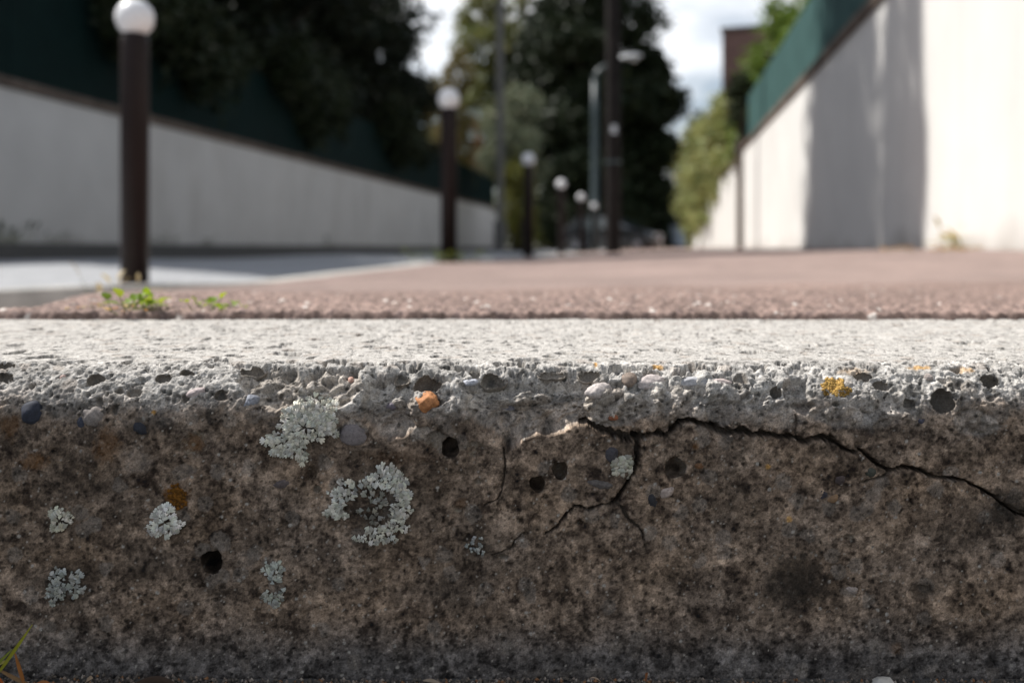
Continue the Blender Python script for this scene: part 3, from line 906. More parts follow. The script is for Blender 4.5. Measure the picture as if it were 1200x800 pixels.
# ---------------- pebbles of the aggregate, each set in the stone
def pebble(px, py, rx, ry, col, proud, rot=0.0, seed=0, angular=0.0, label=None):
    p, ex, es, n, y = on_stone(px, py)
    m = y / F
    a, b = rx * m, ry * m / max(0.30, abs(es.z) + abs(es.y) * 0.16)
    h = min(a, b) * 0.75
    bm = bmesh.new()
    bmesh.ops.create_icosphere(bm, subdivisions=4, radius=1.0)
    r_ = random.Random(seed)
    cuts = [(Vector((r_.uniform(-1, 1), r_.uniform(-1, 1), r_.uniform(-0.3, 1))).normalized(), r_.uniform(0.55, 0.85)) for _ in range(9)]
    ph = [r_.uniform(0, 6.28) for _ in range(6)]
    vs = []
    for v in bm.verts:
        q = v.co.copy()
        if angular:
            for c, dd in cuts:
                t = q.dot(c) - dd
                if t > 0: q -= c * t * angular
        q *= 1 + 0.07 * math.sin(3.1 * q.x + ph[0]) * math.sin(2.7 * q.y + ph[1]) + 0.035 * math.sin(6.1 * q.y + ph[2]) * math.sin(5.3 * q.z + ph[3])
        if angular: q *= 1 + 0.045 * math.sin(9 * q.x + ph[4]) * math.sin(8 * q.y + ph[5]) + 0.03 * math.sin(17 * q.x + ph[1]) * math.sin(15 * q.y + 13 * q.z + ph[2])
        c, s = math.cos(rot), math.sin(rot)
        q = Vector((q.x * a, q.y * b, q.z * h))
        q = Vector((q.x * c - q.y * s, q.x * s + q.y * c, q.z))
        vs.append(p + ex * q.x + es * q.y + n * (q.z + proud * 0.001 - h * 0.85))
    fs = [[v.index for v in f.verts] for f in bm.faces]
    bm.free()
    va = np.array([list(v) for v in vs])
    bl = 0.25 if (py < 470 and sum(col) > 0.5 and angular < 0.75) else 0.0
    col = [c * (1 - bl) + k_ * bl for c, k_ in zip(col, (0.34, 0.315, 0.285))]
    proud *= 0.7
    tn = np.array(col) * np.clip(1 + 0.35 * fbm(va[:, 0] / 0.004, va[:, 2] / 0.004 + va[:, 1] / 0.004, 3, seed)[:, None], 0.4, 1.6)
    o = link("pebble", np_mesh("pebble", va, fs, np.concatenate([tn, np.ones((len(vs), 1))], 1), smooth=angular < 0.5), M_PEBBLE, ko)
    if label: o['label'] = label
    return o


PEB = [(497, 471, 16, 13, (0.40, 0.175, 0.07), 2.8, 0.2, 1, 0.8, "orange angular pebble in the broken edge"),
       (35, 484, 13, 15, (0.022, 0.026, 0.040), 2.0, 0.1, 2, 0.0, "blue black flint pebble"),
       (108, 490, 19, 15, (0.20, 0.175, 0.16), 0.7, 0.1, 3, 0.3, None), (165, 503, 13, 9, (0.018, 0.020, 0.028), 0.8, -0.4, 4, 0.3, None), (95, 496, 6, 8, (0.035, 0.04, 0.06), 0.7, 0.3, 5, 0.4, None),
       (413, 512, 18, 14, (0.165, 0.145, 0.145), 1.0, 0.0, 6, 0.0, None), (812, 444, 30, 6, (0.36, 0.365, 0.39), 0.9, 0.05, 7, 0.5, "bluish grey flat stone at the top edge"), (762, 446, 19, 8, (0.46, 0.40, 0.385), 1.3, 0.3, 8, 0.3, None),
       (737, 446, 9, 8, (0.20, 0.155, 0.125), 1.6, 0.0, 9, 0.0, None), (846, 447, 12, 4, (0.44, 0.36, 0.34), 0.8, 0.0, 10, 0.2, None), (700, 456, 17, 9, (0.44, 0.39, 0.37), 2.0, 0.25, 11, 0.2, None),
       (962, 574, 15, 13, (0.030, 0.027, 0.034), 0.8, -0.5, 12, 1.0, "dark triangular slate chip"), (976, 585, 9, 6, (0.20, 0.125, 0.07), 0.7, 0.5, 13, 0.4, None), (984, 563, 10, 8, (0.055, 0.04, 0.038), 0.5, 0.2, 14, 0.3, None),
       (783, 577, 13, 12, (0.32, 0.26, 0.225), 0.8, 0.6, 15, 0.9, "pale beige stone chip"), (763, 588, 9, 11, (0.022, 0.022, 0.026), 0.7, 0.2, 16, 0.5, None), (1021, 554, 7.5, 7.5, (0.045, 0.047, 0.036), 0.5, 0.0, 17, 0.0, None),
       (702, 567, 19, 7, (0.085, 0.075, 0.07), 0.4, -0.15, 18, 0.2, None), (716, 532, 13, 14, (0.045, 0.042, 0.048), 0.7, 0.2, 19, 0.5, None), (597, 482, 11, 7, (0.15, 0.14, 0.155), 0.8, 0.4, 20, 0.3, None),
       (719, 491, 6, 4, (0.24, 0.09, 0.045), 0.8, 0.0, 21, 0.2, None), (330, 569, 14, 9, (0.085, 0.068, 0.066), 0.4, 0.1, 22, 0.2, None), (819, 546, 6, 5, (0.13, 0.065, 0.03), 0.5, 0.3, 23, 0.2, None),
       (551, 446, 10, 4, (0.40, 0.42, 0.48), 0.9, 0.1, 24, 0.3, None), (228, 460, 12, 5, (0.44, 0.36, 0.35), 1.0, 0.35, 25, 0.2, None), (292, 470, 11, 8, (0.21, 0.22, 0.25), 0.9, 0.4, 26, 0.4, None),
       (1080, 492, 5, 5, (0.07, 0.07, 0.10), 0.5, 0, 27, 0.2, None), (998, 692, 9, 6, (0.25, 0.21, 0.185), 0.6, 0, 28, 0.3, None), (409, 439, 4, 4, (0.42, 0.22, 0.16), 1.4, 0, 29, 0.3, None),
       (72, 441, 4, 3, (0.34, 0.22, 0.19), 0.8, 0, 30, 0.3, None), (455, 478, 7, 5, (0.15, 0.13, 0.15), 0.8, .3, 31, .3, None), (407, 505, 5, 4, (0.10, 0.085, 0.14), 1.0, .3, 32, .3, None), (1088, 442, 6, 4, (.36, .30, .27), 1.6, 0, 33, .6, None)]
for p_ in PEB:
    pebble(*p_[:6], rot=p_[6], seed=p_[7], angular=p_[8], label=p_[9])

# ---------------- lichens
def lichen(name, label, parts, n, lobe_px, col, flat=0.35, centre=None, seed=0, crust=False, group=None, cat="lichen"):
    """parts: ellipses (px, py, rx, ry); lobes fan outwards from the middle of each patch"""
    r_ = random.Random(seed)
    vs, fs, cs = [], [], []
    tot = sum(p[2] * p[3] for p in parts)
    for pt in parts:
        cx, cy, rx, ry = pt[:4]
        tone, dens = pt[4:6] if len(pt) > 4 else (1.0, 1.0)
        k = max(4, int(dens * n * rx * ry / tot))
        pts = []
        tries = 0
        while len(pts) < k and tries < k * 40:
            tries += 1
            a, q = r_.uniform(0, 6.283), math.sqrt(r_.uniform(0, 1))
            lim = 1 + 0.22 * math.sin(3 * a + seed) + 0.16 * math.sin(5 * a + 2 * seed) + 0.10 * math.sin(9 * a + seed)
            x_, y_ = q * lim * math.cos(a), q * lim * math.sin(a)
            pp = (cx + rx * x_, cy + ry * y_)
            if any((pp[0] - o[0]) ** 2 + (pp[1] - o[1]) ** 2 < (lobe_px * (0.62 if crust else 0.50)) ** 2 for o in pts) and tries < k * 25:
                continue
            pts.append((pp[0], pp[1], q))
        for (qx, qy, q) in pts:
            p, ex, es, nn, y = on_stone(qx, qy)
            m = y / F
            ox, oy = centre or (cx, cy)
            dx, dy = qx - ox, -(qy - oy)
            l = math.hypot(dx, dy) + 1e-6
            ang = math.atan2(dy, dx) + r_.uniform(-0.75, 0.75) if not crust else r_.uniform(0, 6.28)
            d = ex * math.cos(ang) + es * math.sin(ang)
            sdir = nn.cross(d)
            L = lobe_px * m * r_.uniform(0.6, 1.4)
            t = r_.uniform(0.50, 1.12) * tone
            cc = [c * t for c in col]
            cc[0] *= r_.uniform(0.95, 1.05); cc[2] *= r_.uniform(0.92, 1.06)
            i0 = len(vs)
            ph = r_.uniform(0, 6.28)
            if crust:
                base = p + nn * 0.0004
                vs.append(base + nn * L * 0.16); cs.append(cc)
                K = 11
                for j in range(K):
                    th = 2 * math.pi * j / K
                    rr = L * 0.60 * (1 + 0.20 * math.sin(3 * th + ph) + 0.14 * math.sin(5 * th + 2 * ph))
                    vs.append(base + d * rr * math.cos(th) + sdir * rr * math.sin(th)); cs.append([c * 0.92 for c in cc])
            else:
                # a flat wedge-shaped lobe ending in a few rounded fingers, its tip lifting off the stone
                lift = r_.uniform(-0.05, 0.45) * flat
                base = p + nn * (0.0009 + 0.0014 * max(0, 1.1 - q) * r_.uniform(0.4, 1.0))
                d2 = (d + nn * lift).normalized()
                roll = r_.uniform(-0.35, 0.35)
                s2 = (sdir + nn * roll).normalized()
                nf = r_.choice((2, 3, 3, 4))
                spread = r_.uniform(0.55, 0.95)
                vs.append(base - d2 * L * 0.15); cs.append([c * 0.72 for c in cc])
                K = 4 * nf + 1
                for j in range(K):
                    u = j / (K - 1) * 2 - 1
                    fing = abs(math.sin((u + 1) * 0.5 * nf * math.pi)) ** 0.6
                    rr = L * (0.70 + 0.34 * fing) * (1 - 0.18 * u * u)
                    th = u * spread
                    vs.append(base + d2 * rr * math.cos(th) + s2 * rr * math.sin(th) - nn * L * 0.10 * fing * r_.uniform(0, 1)); cs.append([c * (0.86 + 0.22 * fing) for c in cc])
            n_ = len(vs) - i0 - 1
            for j in range(n_ - 1):
                fs.append((i0, i0 + 1 + j, i0 + 2 + j))
            if crust: fs.append((i0, i0 + n_, i0 + 1))
            # thickness
            i1 = len(vs)
            for j in range(n_):
                vs.append(vs[i0 + 1 + j] - nn * 0.0007); cs.append([c * 0.8 for c in cc])
            for j in range(n_ - (0 if crust else 1)):
                a_, b_ = i0 + 1 + j, i0 + 1 + (j + 1) % n_
                c_, e_ = i1 + (j + 1) % n_, i1 + j
                fs.append((a_, e_, c_)); fs.append((a_, c_, b_))
    va = np.array([list(v) for v in vs]); ca = np.concatenate([np.array(cs), np.ones((len(cs), 1))], 1)
    o = link(name, np_mesh(name, va, fs, ca, smooth=False), M_LICHEN)
    tag(o, label, cat, group)
    return o


GREY = (0.70, 0.68, 0.60)
lichen("leafy_lichen", "large pale green lichen tuft under the chipped edge, left of the orange pebble", [(368, 484, 24, 16), (380, 497, 13, 12), (345, 500, 14, 12), (340, 518, 23, 18), (352, 488, 14, 10), (362, 499, 14, 12)], 420, 5.6, (0.74, 0.72, 0.63), 1.2, (357, 500), 11)
lichen("leafy_lichen", "broken grey lichen ring, open at lower left, round a dark bare middle", [(450, 562, 20, 13), (466, 572, 11, 13), (468, 592, 10, 14), (462, 612, 13, 10), (440, 626, 20, 9), (404, 576, 14, 12), (398, 598, 11, 10), (440, 596, 14, 16, 0.45, 0.5), (428, 575, 9, 9, 0.5, 0.5)], 420, 5.2, GREY, 1.0, (434, 592), 12)
lichen("leafy_lichen", "round white lichen rosette below a rust brown patch at the left", [(193, 611, 15, 15)], 95, 5.4, (0.78, 0.765, 0.70), 0.6, None, 13)
lichen("leafy_lichen", "small pale lichen rosette nearest the left end of the face", [(71, 608, 10, 10)], 50, 4.8, (0.62, 0.60, 0.50), 0.3, None, 14)
lichen("leafy_lichen", "grey crumbly lichen on a black stain low at the left", [(77, 679, 15, 12), (66, 688, 8, 6), (66, 699, 10, 5), (88, 690, 8, 6)], 90, 5.0, (0.46, 0.47, 0.43), 0.3, (80, 678), 15)
lichen("leafy_lichen", "hourglass shaped pair of pale lichen spots low on the face", [(321, 670, 10, 9), (322, 682, 4, 3), (321, 698, 10, 8)], 70, 4.8, (0.46, 0.47, 0.42), 0.3, (321, 684), 16)
lichen("crust_lichen", "cracked cream lichen crust beside the forked crack", [(730, 548, 12, 11)], 34, 5.4, (0.46, 0.45, 0.37), 0.2, None, 17, crust=True)
lichen("crust_lichen", "speckled dark grey lichen spot low in the middle of the face", [(557, 640, 11, 11)], 26, 2.6, (0.34, 0.35, 0.33), 0.2, None, 18, crust=True)
lichen("crust_lichen", "bright yellow orange lichen on the sunny top edge", [(980, 455, 13, 10), (972, 450, 8, 6)], 200, 2.2, (0.50, 0.31, 0.095), 0.2, None, 19, crust=True)
lichen("crust_lichen", "rusty brown lichen patch above the white rosette", [(207, 578, 10, 9), (208, 591, 8, 7)], 80, 2.6, (0.17, 0.075, 0.014), 0.2, None, 20, crust=True)

# ------------------------------------------------------------------ leaves, trees, plants
def leaf_cloud(centres, normals_up, size, rng, col, spread=0.3, aspect=0.6):
    """one folded two-triangle leaf per centre"""
    n = len(centres)
    a = rng.normal(size=(n, 3)); a[:, 2] = a[:, 2] * 0.7 - normals_up * 0.25
    a /= np.linalg.norm(a, axis=1, keepdims=True)
    b = rng.normal(size=(n, 3)); b -= (b * a).sum(1, keepdims=True) * a
    b /= np.linalg.norm(b, axis=1, keepdims=True)
    sz = size * rng.uniform(0.6, 1.35, (n, 1))
    c = np.cross(a, b)
    p0 = centres - a * sz * 0.5
    p1 = centres + b * sz * aspect * 0.5 + c * sz * 0.08
    p2 = centres + a * sz * 0.5
    p3 = centres - b * sz * aspect * 0.5 + c * sz * 0.08
    V_ = np.stack([p0, p1, p2, p3], 1).reshape(-1, 3)
    i = np.arange(n) * 4
    F_ = np.concatenate([np.stack([i, i + 1, i + 2], 1), np.stack([i, i + 2, i + 3], 1)])
    t = rng.uniform(1 - spread, 1 + spread, (n, 1))
    hue = rng.normal(0, 0.10, (n, 1))
    C_ = np.array(col)[None, :] * t * np.concatenate([1 + hue, np.ones((n, 1)), 1 - hue * 0.5], 1)
    C_ = np.repeat(np.clip(C_, 0.004, 1), 4, 0)
    return V_, F_, np.concatenate([C_, np.ones((len(C_), 1))], 1)


def crown_points(blobs, n, rng, clumps=40, fill=0.33):
    """leaf positions: many small clumps through and over the blobs"""
    vol = np.array([b[3] * b[4] * b[5] for b in blobs]) ** 0.75
    vol /= vol.sum()
    out_ = []
    for b, v in zip(blobs, vol):
        k = max(5, int(clumps * v * len(blobs) ** 0.5))
        d = rng.normal(size=(k, 3)); d /= np.linalg.norm(d, axis=1, keepdims=True)
        q = rng.uniform(0.25, 1.0, (k, 1)) ** 0.45
        cc = np.array(b[:3]) + d * q * np.array(b[3:]) * 0.92
        m = int(n * v)
        w = rng.integers(0, k, m)
        r_ = rng.uniform(0.6, 1.2, k)[w][:, None] * fill
        out_.append(cc[w] + rng.normal(size=(m, 3)) * r_ * np.array(b[3:]) * 0.62)
    return np.concatenate(out_)


def tree(name, label, base, blobs, n, leaf, col, seed, mat=None, cat="tree", group=None, trunk=True, trunk_r=0.12, spread=0.35, clumps=60, fill=0.33, foliage="crown"):
    rng = np.random.default_rng(seed)
    root = empty(name, base)
    pts = crown_points(blobs, n, rng, clumps, fill)
    pts = pts[pts[:, 2] > 0.02]
    V_, F_, C_ = leaf_cloud(pts, 1.0, leaf, rng, col, spread)
    link(foliage, np_mesh(foliage, V_, F_, C_, smooth=False), mat or M_LEAF_DARK, root)
    if trunk:
        m = MB()
        top = max(b[2] for b in blobs)
        hgt = top
        r_ = random.Random(seed)
        pth = [(0, 0, -0.35), (0.03, 0.02, hgt * 0.3), (-0.05, 0.05, hgt * 0.6), (0.04, -0.03, hgt)]
        m.tube(pth, [trunk_r * 1.25, trunk_r, trunk_r * 0.7, trunk_r * 0.25], 10)
        for b in blobs[:9]:
            z0 = max(0.4, min(b[2] - 0.3, hgt * 0.8) * 0.75)
            m.tube([(0, 0, z0), (b[0] * 0.5, b[1] * 0.5, (z0 + b[2]) * 0.52), (b[0], b[1], b[2])], [trunk_r * 0.5, trunk_r * 0.32, trunk_r * 0.1], 6)
        m.build("trunk" if cat == "tree" else "stem", M_BARK, root, smooth=True)
    tag(root, label, cat, group)
    return root


def at(px, Y): return (px - 600) * Y / F


def blobs_round(r, z0, z1, k, seed, flat=1.0):
    r_ = random.Random(seed)
    out_ = []
    for i in range(k):
        u = (i + 0.5) / k
        z = z0 + (z1 - z0) * u
        rr = r * (0.55 + 0.45 * math.sin(math.pi * min(1, 0.15 + 0.8 * u)))
        a = i * 2.4 + r_.uniform(-0.5, 0.5)
        o = rr * r_.uniform(0.25, 0.55)
        out_.append((o * math.cos(a), o * math.sin(a), z, rr * r_.uniform(0.5, 0.75), rr * r_.uniform(0.5, 0.75), (z1 - z0) / k * r_.uniform(0.9, 1.4)))
    return out_


DK = (0.012, 0.018, 0.008)
# dark trees behind the wall on the left
for i, (px, Y, r, h, lab) in enumerate([
        (70, 15.0, 2.3, 6.2, "dark leafy tree rising behind the green screen at the left edge of the view"),
        (205, 18.0, 2.7, 7.0, "dark leafy tree above the screen just right of the nearest bollard's ball"),
        (300, 22.0, 2.9, 8.0, "broad black green tree over the middle of the left wall"),
        (385, 27.0, 3.0, 9.0, "dark tree with drooping edge against the white sky gap"),
        (440, 31.0, 1.75, 9.5, "narrow dark tree at the right end of the black tree row")]):
    tree("broadleaf_tree", lab, (at(px, Y), Y, 0.0), blobs_round(r, 2.3, h, 10, 20 + i), 22000, 0.19, DK, 100 + i, group=None, clumps=150, fill=0.30)
for i, (Y, lab) in enumerate([(13.5, "dark overhanging shrub on the left screen, between the two nearest bollards' balls"), (18.5, "dark overhanging shrub drooping over the middle of the left screen"), (25.0, "dark overhanging shrub near the far end of the left screen")]):
    bb = [(0.25 + 0.1 * math.sin(k * 2.3), (k - 2.5) * 0.75, 2.75 + 0.35 * math.sin(k * 1.7 + i), 0.5, 0.55, 0.55) for k in range(6)]
    tree("shrub", lab, (tY(-6.45, Y), Y, 0), bb, 7000, 0.12, (0.020, 0.028, 0.010), 140 + i, cat="bush", clumps=70, trunk=False, foliage="foliage")
# the tall narrow tree whose shadow falls on the right-hand wall
tb = []
for i in range(14):
    u = i / 13
    rr = 2.35 * (1 - 0.22 * u)
    tb.append((0.3 * math.sin(i * 2.1) - 0.3, 0.3 * math.cos(i * 1.7) + 0.6, 1.8 + 12.6 * u, rr * 0.9, rr * 0.9, 1.3))
for (dx, dy, zt) in [(0.8, -1.1, 14.9), (0.5, -1.7, 13.3), (0.9, -2.4, 12.9), (-0.2, 0.2, 16.6), (-1.0, 1.6, 16.2), (1.0, -2.0, 12.2), (-1.2, -1.2, 15.4), (-1.5, -1.6, 14.4)]:
    for u in (0.2, 0.4, 0.55, 0.7, 0.85, 0.95, 1.0):
        tb.append((dx, dy, zt * u, 0.80 * (1.28 - u), 0.80 * (1.28 - u), 1.2))
tree("cypress_tree", "very tall narrow dark tree, its foot hidden behind the left wall", (-7.2, 11.3, 0.0), tb, 70000, 0.20, DK, 131, clumps=760, fill=0.30, trunk_r=0.2)

# middle distance
tree("shrub", "yellow brown bush catching light behind the second bollard's ball", (at(528, 36), 36, 0), blobs_round(1.35, 2.0, 6.6, 6, 31), 8000, 0.16, (0.17, 0.135, 0.04), 201, M_LEAF, "bush", clumps=60)
tree("shrub", "tall olive brown bush between the dark tree row and the second bollard", (at(497, 40), 40, 0), blobs_round(1.25, 2.0, 6.4, 6, 37), 8000, 0.16, (0.14, 0.13, 0.04), 206, M_LEAF, "bush", clumps=70)
tree("broadleaf_tree", "light olive tree top left of the tall concrete pole, against the sky", (at(585, 54), 54, 0), blobs_round(3.5, 3.0, 14.0, 11, 32), 22000, 0.28, (0.16, 0.17, 0.055), 202, M_LEAF, clumps=110)
tree("olive_tree", "round grey green olive tree beside the concrete pole", (at(604, 34), 34, 0), blobs_round(1.35, 2.4, 5.5, 7, 33), 9000, 0.12, (0.18, 0.20, 0.125), 203, M_LEAF, clumps=90)
tree("hedge_shrub", "clipped yellow green shrub under the olive tree", (at(608, 32.5), 32.5, 0), [(0, 0, 1.6, 0.62, 0.6, 1.5), (0.1, 0, 0.7, 0.66, 0.6, 0.8), (-0.1, 0, 2.5, 0.45, 0.45, 0.5)], 4200, 0.12, (0.15, 0.15, 0.025), 204, M_LEAF, "bush", clumps=40)
tree("shrub", "small reddish bush at the end of the left wall", (at(556, 39.5), 39.5, 0), blobs_round(0.8, 1.6, 4.6, 4, 34), 1800, 0.14, (0.20, 0.105, 0.05), 205, M_LEAF, "bush", clumps=30)
for i, (px, Y, r, z0, z1, lab) in enumerate([
        (695, 46, 3.7, 0.6, 14.5, "huge near black tree closing the street behind the dark post"),
        (640, 50, 2.6, 0.6, 12.5, "dark tree left of the street lamp, half hidden by the olive tree"),
        (752, 47, 2.05, 0.6, 9.4, "rounded dark tree right of the dark post, edged against blue sky")]):
    tree("broadleaf_tree", lab, (at(px, Y), Y, 0), blobs_round(r, z0, z1, 12, 60 + i), 30000, 0.34, (0.018, 0.027, 0.010), 300 + i, clumps=260, fill=0.34, trunk_r=0.25)
for i, (px, Y, r, h, lab) in enumerate([
        (655, 44, 1.6, 2.6, "low dark green hedge between the third and fourth bollard balls"),
        (700, 52, 2.5, 3.2, "low dark hedge behind the street lamp's foot"),
        (770, 54, 2.4, 3.0, "low dark hedge at the far end of the pavement")]):
    tree("hedge_shrub", lab, (at(px, Y), Y, 0), [(-r * 0.5, 0, h * 0.4, r * 0.6, 0.6, h * 0.5), (r * 0.4, 0, h * 0.45, r * 0.6, 0.6, h * 0.5), (0, 0, h * 0.35, r * 0.7, 0.6, h * 0.4)], 4000, 0.16, (0.022, 0.032, 0.012), 320 + i, cat="hedge", trunk=False, foliage="foliage")

# right side
tree("conifer_hedge", "bright green conifer standing above the teal screen on the right", (at(903, 20), 20, 0), [(0, 0, 2.2, 0.85, 0.7, 1.0), (0.05, 0, 3.2, 0.75, 0.6, 0.9), (0.2, 0, 4.1, 0.62, 0.5, 0.8), (0.4, 0, 4.9, 0.5, 0.4, 0.7)], 8000, 0.10, (0.14, 0.21, 0.025), 401, M_LEAF, clumps=80)
tree("conifer_hedge", "green conifer next to the screen, partly cut off by the top of the view", (at(957, 18), 18, 0), [(0, 0, 2.4, 0.85, 0.8, 1.2), (0.1, 0, 3.6, 0.75, 0.7, 1.0), (0.15, 0, 4.8, 0.6, 0.6, 1.0), (0.2, 0, 5.8, 0.4, 0.4, 0.8)], 7000, 0.10, (0.13, 0.20, 0.025), 402, M_LEAF, clumps=80)
iv = []
for k_ in range(16):
    a_ = rnd.uniform(0, 1); Y_ = 33 - 11 * a_; px_ = 806 + 50 * a_ + rnd.uniform(-5, 4); py_ = 262 - 72 * a_ + rnd.uniform(-14, 22)
    iv.append((at(px_, Y_) - at(835, 24), Y_ - 24, (HOR - py_) * Y_ / F + EYE, 0.10, 0.4, rnd.uniform(0.35, 0.7)))
for (px, py, Y, r) in [(852, 128, 22.5, 0.42), (846, 158, 22.5, 0.5), (838, 185, 23.5, 0.5), (848, 190, 21, 0.32), (828, 168, 26, 0.62), (824, 205, 26, 0.55), (818, 235, 28, 0.42), (812, 205, 30, 0.62), (806, 240, 32, 0.45), (822, 255, 27, 0.22), (806, 268, 32, 0.3), (838, 222, 23.5, 0.26)]:
    iv.append((at(px, Y) - at(835, 24), Y - 24, (HOR - py) * Y / F + EYE, r, 0.7, r))
tree("ivy", "yellow green creeper hanging over the sunlit wall beyond the pier", (at(835, 24), 24, 0), iv, 14000, 0.12, (0.30, 0.31, 0.115), 403, M_LEAF, "creeper", clumps=170, trunk=False, foliage="foliage")
tree("shrub", "dark shrub squeezed behind the end of the teal screen", (at(872, 19), 19, 0), [(0, 0, 1.8, 0.3, 0.4, 0.6), (0, 0, 2.6, 0.3, 0.35, 0.6), (-0.1, 0, 3.1, 0.25, 0.3, 0.3)], 2500, 0.10, (0.03, 0.04, 0.016), 404, cat="bush", clumps=30)
tree("broadleaf_tree", "distant green tree top right of the sky gap", (at(838, 64), 64, 0), blobs_round(2.2, 3.0, 9.0, 6, 71), 6000, 0.25, (0.07, 0.085, 0.03), 405, M_LEAF, clumps=80)
tree("broadleaf_tree", "distant green tree low beyond the creeper", (at(800, 66), 66, 0), blobs_round(2.2, 1.0, 7.0, 6, 72), 6000, 0.25, (0.055, 0.075, 0.025), 406, M_LEAF, clumps=80)
# a far wood beyond the end of the street
rng = np.random.default_rng(77)
fb = [(at(px, 95), 95 + rng.uniform(-4, 4), rng.uniform(2.0, 4.5), rng.uniform(3, 5), 3, rng.uniform(2.5, 4.0)) for px in range(-500, 1700, 40)]
pts = crown_points(fb, 26000, rng, 400, 0.33)
V_, F_, C_ = leaf_cloud(pts, 1.0, 0.6, rng, (0.045, 0.06, 0.025), 0.35)
tag(link("distant_wood", np_mesh("distant_wood", V_, F_, C_, smooth=False), M_LEAF_DARK), kind="stuff")

# ------------------------------------------------------------------ walls and fences
def wall_thing(name, label, t, s0, s1, thick, z0, z1, mat, cop_h, cop_over, cop_mat, side, pier=None):
    """side = +1: the face towards the street looks to -t (wall on the right)"""
    L = s1 - s0
    c = S(t + side * thick / 2, (s0 + s1) / 2)
    root = empty(name, (c.x, c.y, 0), -TH)
    MB().box((0, 0, (z0 + z1) / 2 - 0.15), (thick, L, z1 - z0 + 0.3)).build("wall_face", mat, root)
    m = MB()
    n = max(1, int(L / 1.0))
    for k in range(n):
        o = MB().box((0, -L / 2 + (k + 0.5) * L / n, z1 + cop_h / 2 + 0.002), (thick + 2 * cop_over, L / n - 0.008, cop_h), bevel=0.008)
        o.build("coping_slab", cop_mat, root)
    m.bm.free()
    if pier:
        MB().box((-side * 0.03, pier * (L / 2 + 0.13), (z0 + z1 + 0.1) / 2), (thick + 0.12, 0.25, z1 - z0 + 0.25), bevel=0.01).build("pier", cop_mat, root)
    tag(root, label, "wall")
    return root


def fence(name, label, t, s0, s1, z0, z1, pitch, mat, side):
    root = empty(name, S(t, s0, 0), -TH)
    n = max(1, round((s1 - s0) / pitch))
    p = (s1 - s0) / n
    pan = pst = None
    for k in range(n + 1):
        if pst is None:
            pst = MB().box((0, 0, (z0 + z1) / 2), (0.05, 0.05, z1 - z0 + 0.04), bevel=0.004).build("post", mat, root)
        else:
            o = pst.copy(); COL.objects.link(o); o.parent = root
            o.location = (0, k * p, 0)
    for k in range(n):
        m = MB().box((side * 0.034, (k + 0.5) * p, (z0 + z1) / 2), (0.012, p - 0.012, z1 - z0 - 0.02))
        m.build("panel", mat, root)
    for zz in (z0 + 0.08, z1 - 0.08):
        MB().box((side * 0.014, n * p / 2, zz), (0.026, n * p, 0.03)).build("rail", mat, root)
    tag(root, label, "fence")
    return root


LW_T = -6.2
LW_TOP = EYE + 0.266 * 6.27
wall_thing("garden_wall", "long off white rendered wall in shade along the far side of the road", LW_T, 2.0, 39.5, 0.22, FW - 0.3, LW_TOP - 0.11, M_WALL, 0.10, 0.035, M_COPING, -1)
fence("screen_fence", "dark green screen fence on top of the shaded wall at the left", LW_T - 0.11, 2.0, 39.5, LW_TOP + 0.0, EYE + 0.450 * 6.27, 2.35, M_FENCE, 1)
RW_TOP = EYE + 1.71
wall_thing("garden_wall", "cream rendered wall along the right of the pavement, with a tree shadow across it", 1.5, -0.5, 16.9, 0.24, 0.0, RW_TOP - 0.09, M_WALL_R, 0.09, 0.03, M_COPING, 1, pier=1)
fence("screen_fence", "teal screen fence above the sunlit cream wall at the right", 1.62, -0.5, 16.9, RW_TOP + 0.004, EYE + 2.52, 2.2, M_FENCE_R, -1)
wall_thing("garden_wall", "short cream wall beyond the pier, half covered by creeper", 1.56, 17.4, 40, 0.24, 0.0, RW_TOP - 0.15, M_WALL_R, 0.07, 0.02, M_COPING, 1)

# ------------------------------------------------------------------ bollards
def bollard_proto():
    root = empty("bollard", (0, 0, 0))
    r = 0.053
    MB().lathe([(r + 0.012, -0.06), (r + 0.012, 0.010), (r + 0.004, 0.018), (r, 0.022)], 28).build("base_collar", M_BOLLARD, root, True)
    MB().lathe([(r, 0.015), (r, 0.93), (r * 0.98, 0.955), (r * 0.86, 0.968), (r * 0.72, 0.975)], 28).build("post", M_BOLLARD, root, True)
    rb = 0.072
    prof = [(rb * math.sin(a), 1.030 - rb * math.cos(a)) for a in np.linspace(0.45, math.pi - 0.02, 18)]
    MB().lathe(prof, 28).build("ball", M_BALL, root, True)
    return root


BOL = [(158, 3.83, 0.145, "nearest bollard, largest, dark brown with a white ball, weeds at its foot"),
       (526, 6.5, 0.078, "second nearest bollard, dark brown with a white ball, grass tuft at its foot"),
       (619, 10.7, 0.099, "third bollard from the front, in front of the yellow green shrub"),
       (657.5, 14.9, 0.090, "fourth bollard from the front, before the dark hedge"),
       (681, 18.9, 0.084, "fifth bollard from the front, left of the street lamp"),
       (696, 22.9, 0.078, "farthest bollard, small, overlapping the street lamp's pole")]
proto = bollard_proto()
for i, (px, Y, c, lab) in enumerate(BOL):
    if i == 0:
        o = proto
    else:
        o = proto.copy(); COL.objects.link(o)
        for ch in proto.children:
            k = ch.copy(); COL.objects.link(k); k.parent = o
    o.location = (at(px, Y), Y, EYE - c)
    if i == 0:
        o.location.z -= 0.021
        o.scale = (1, 1, 1.02)
    tag(o, lab, "bollard", "white topped bollards along the kerb")

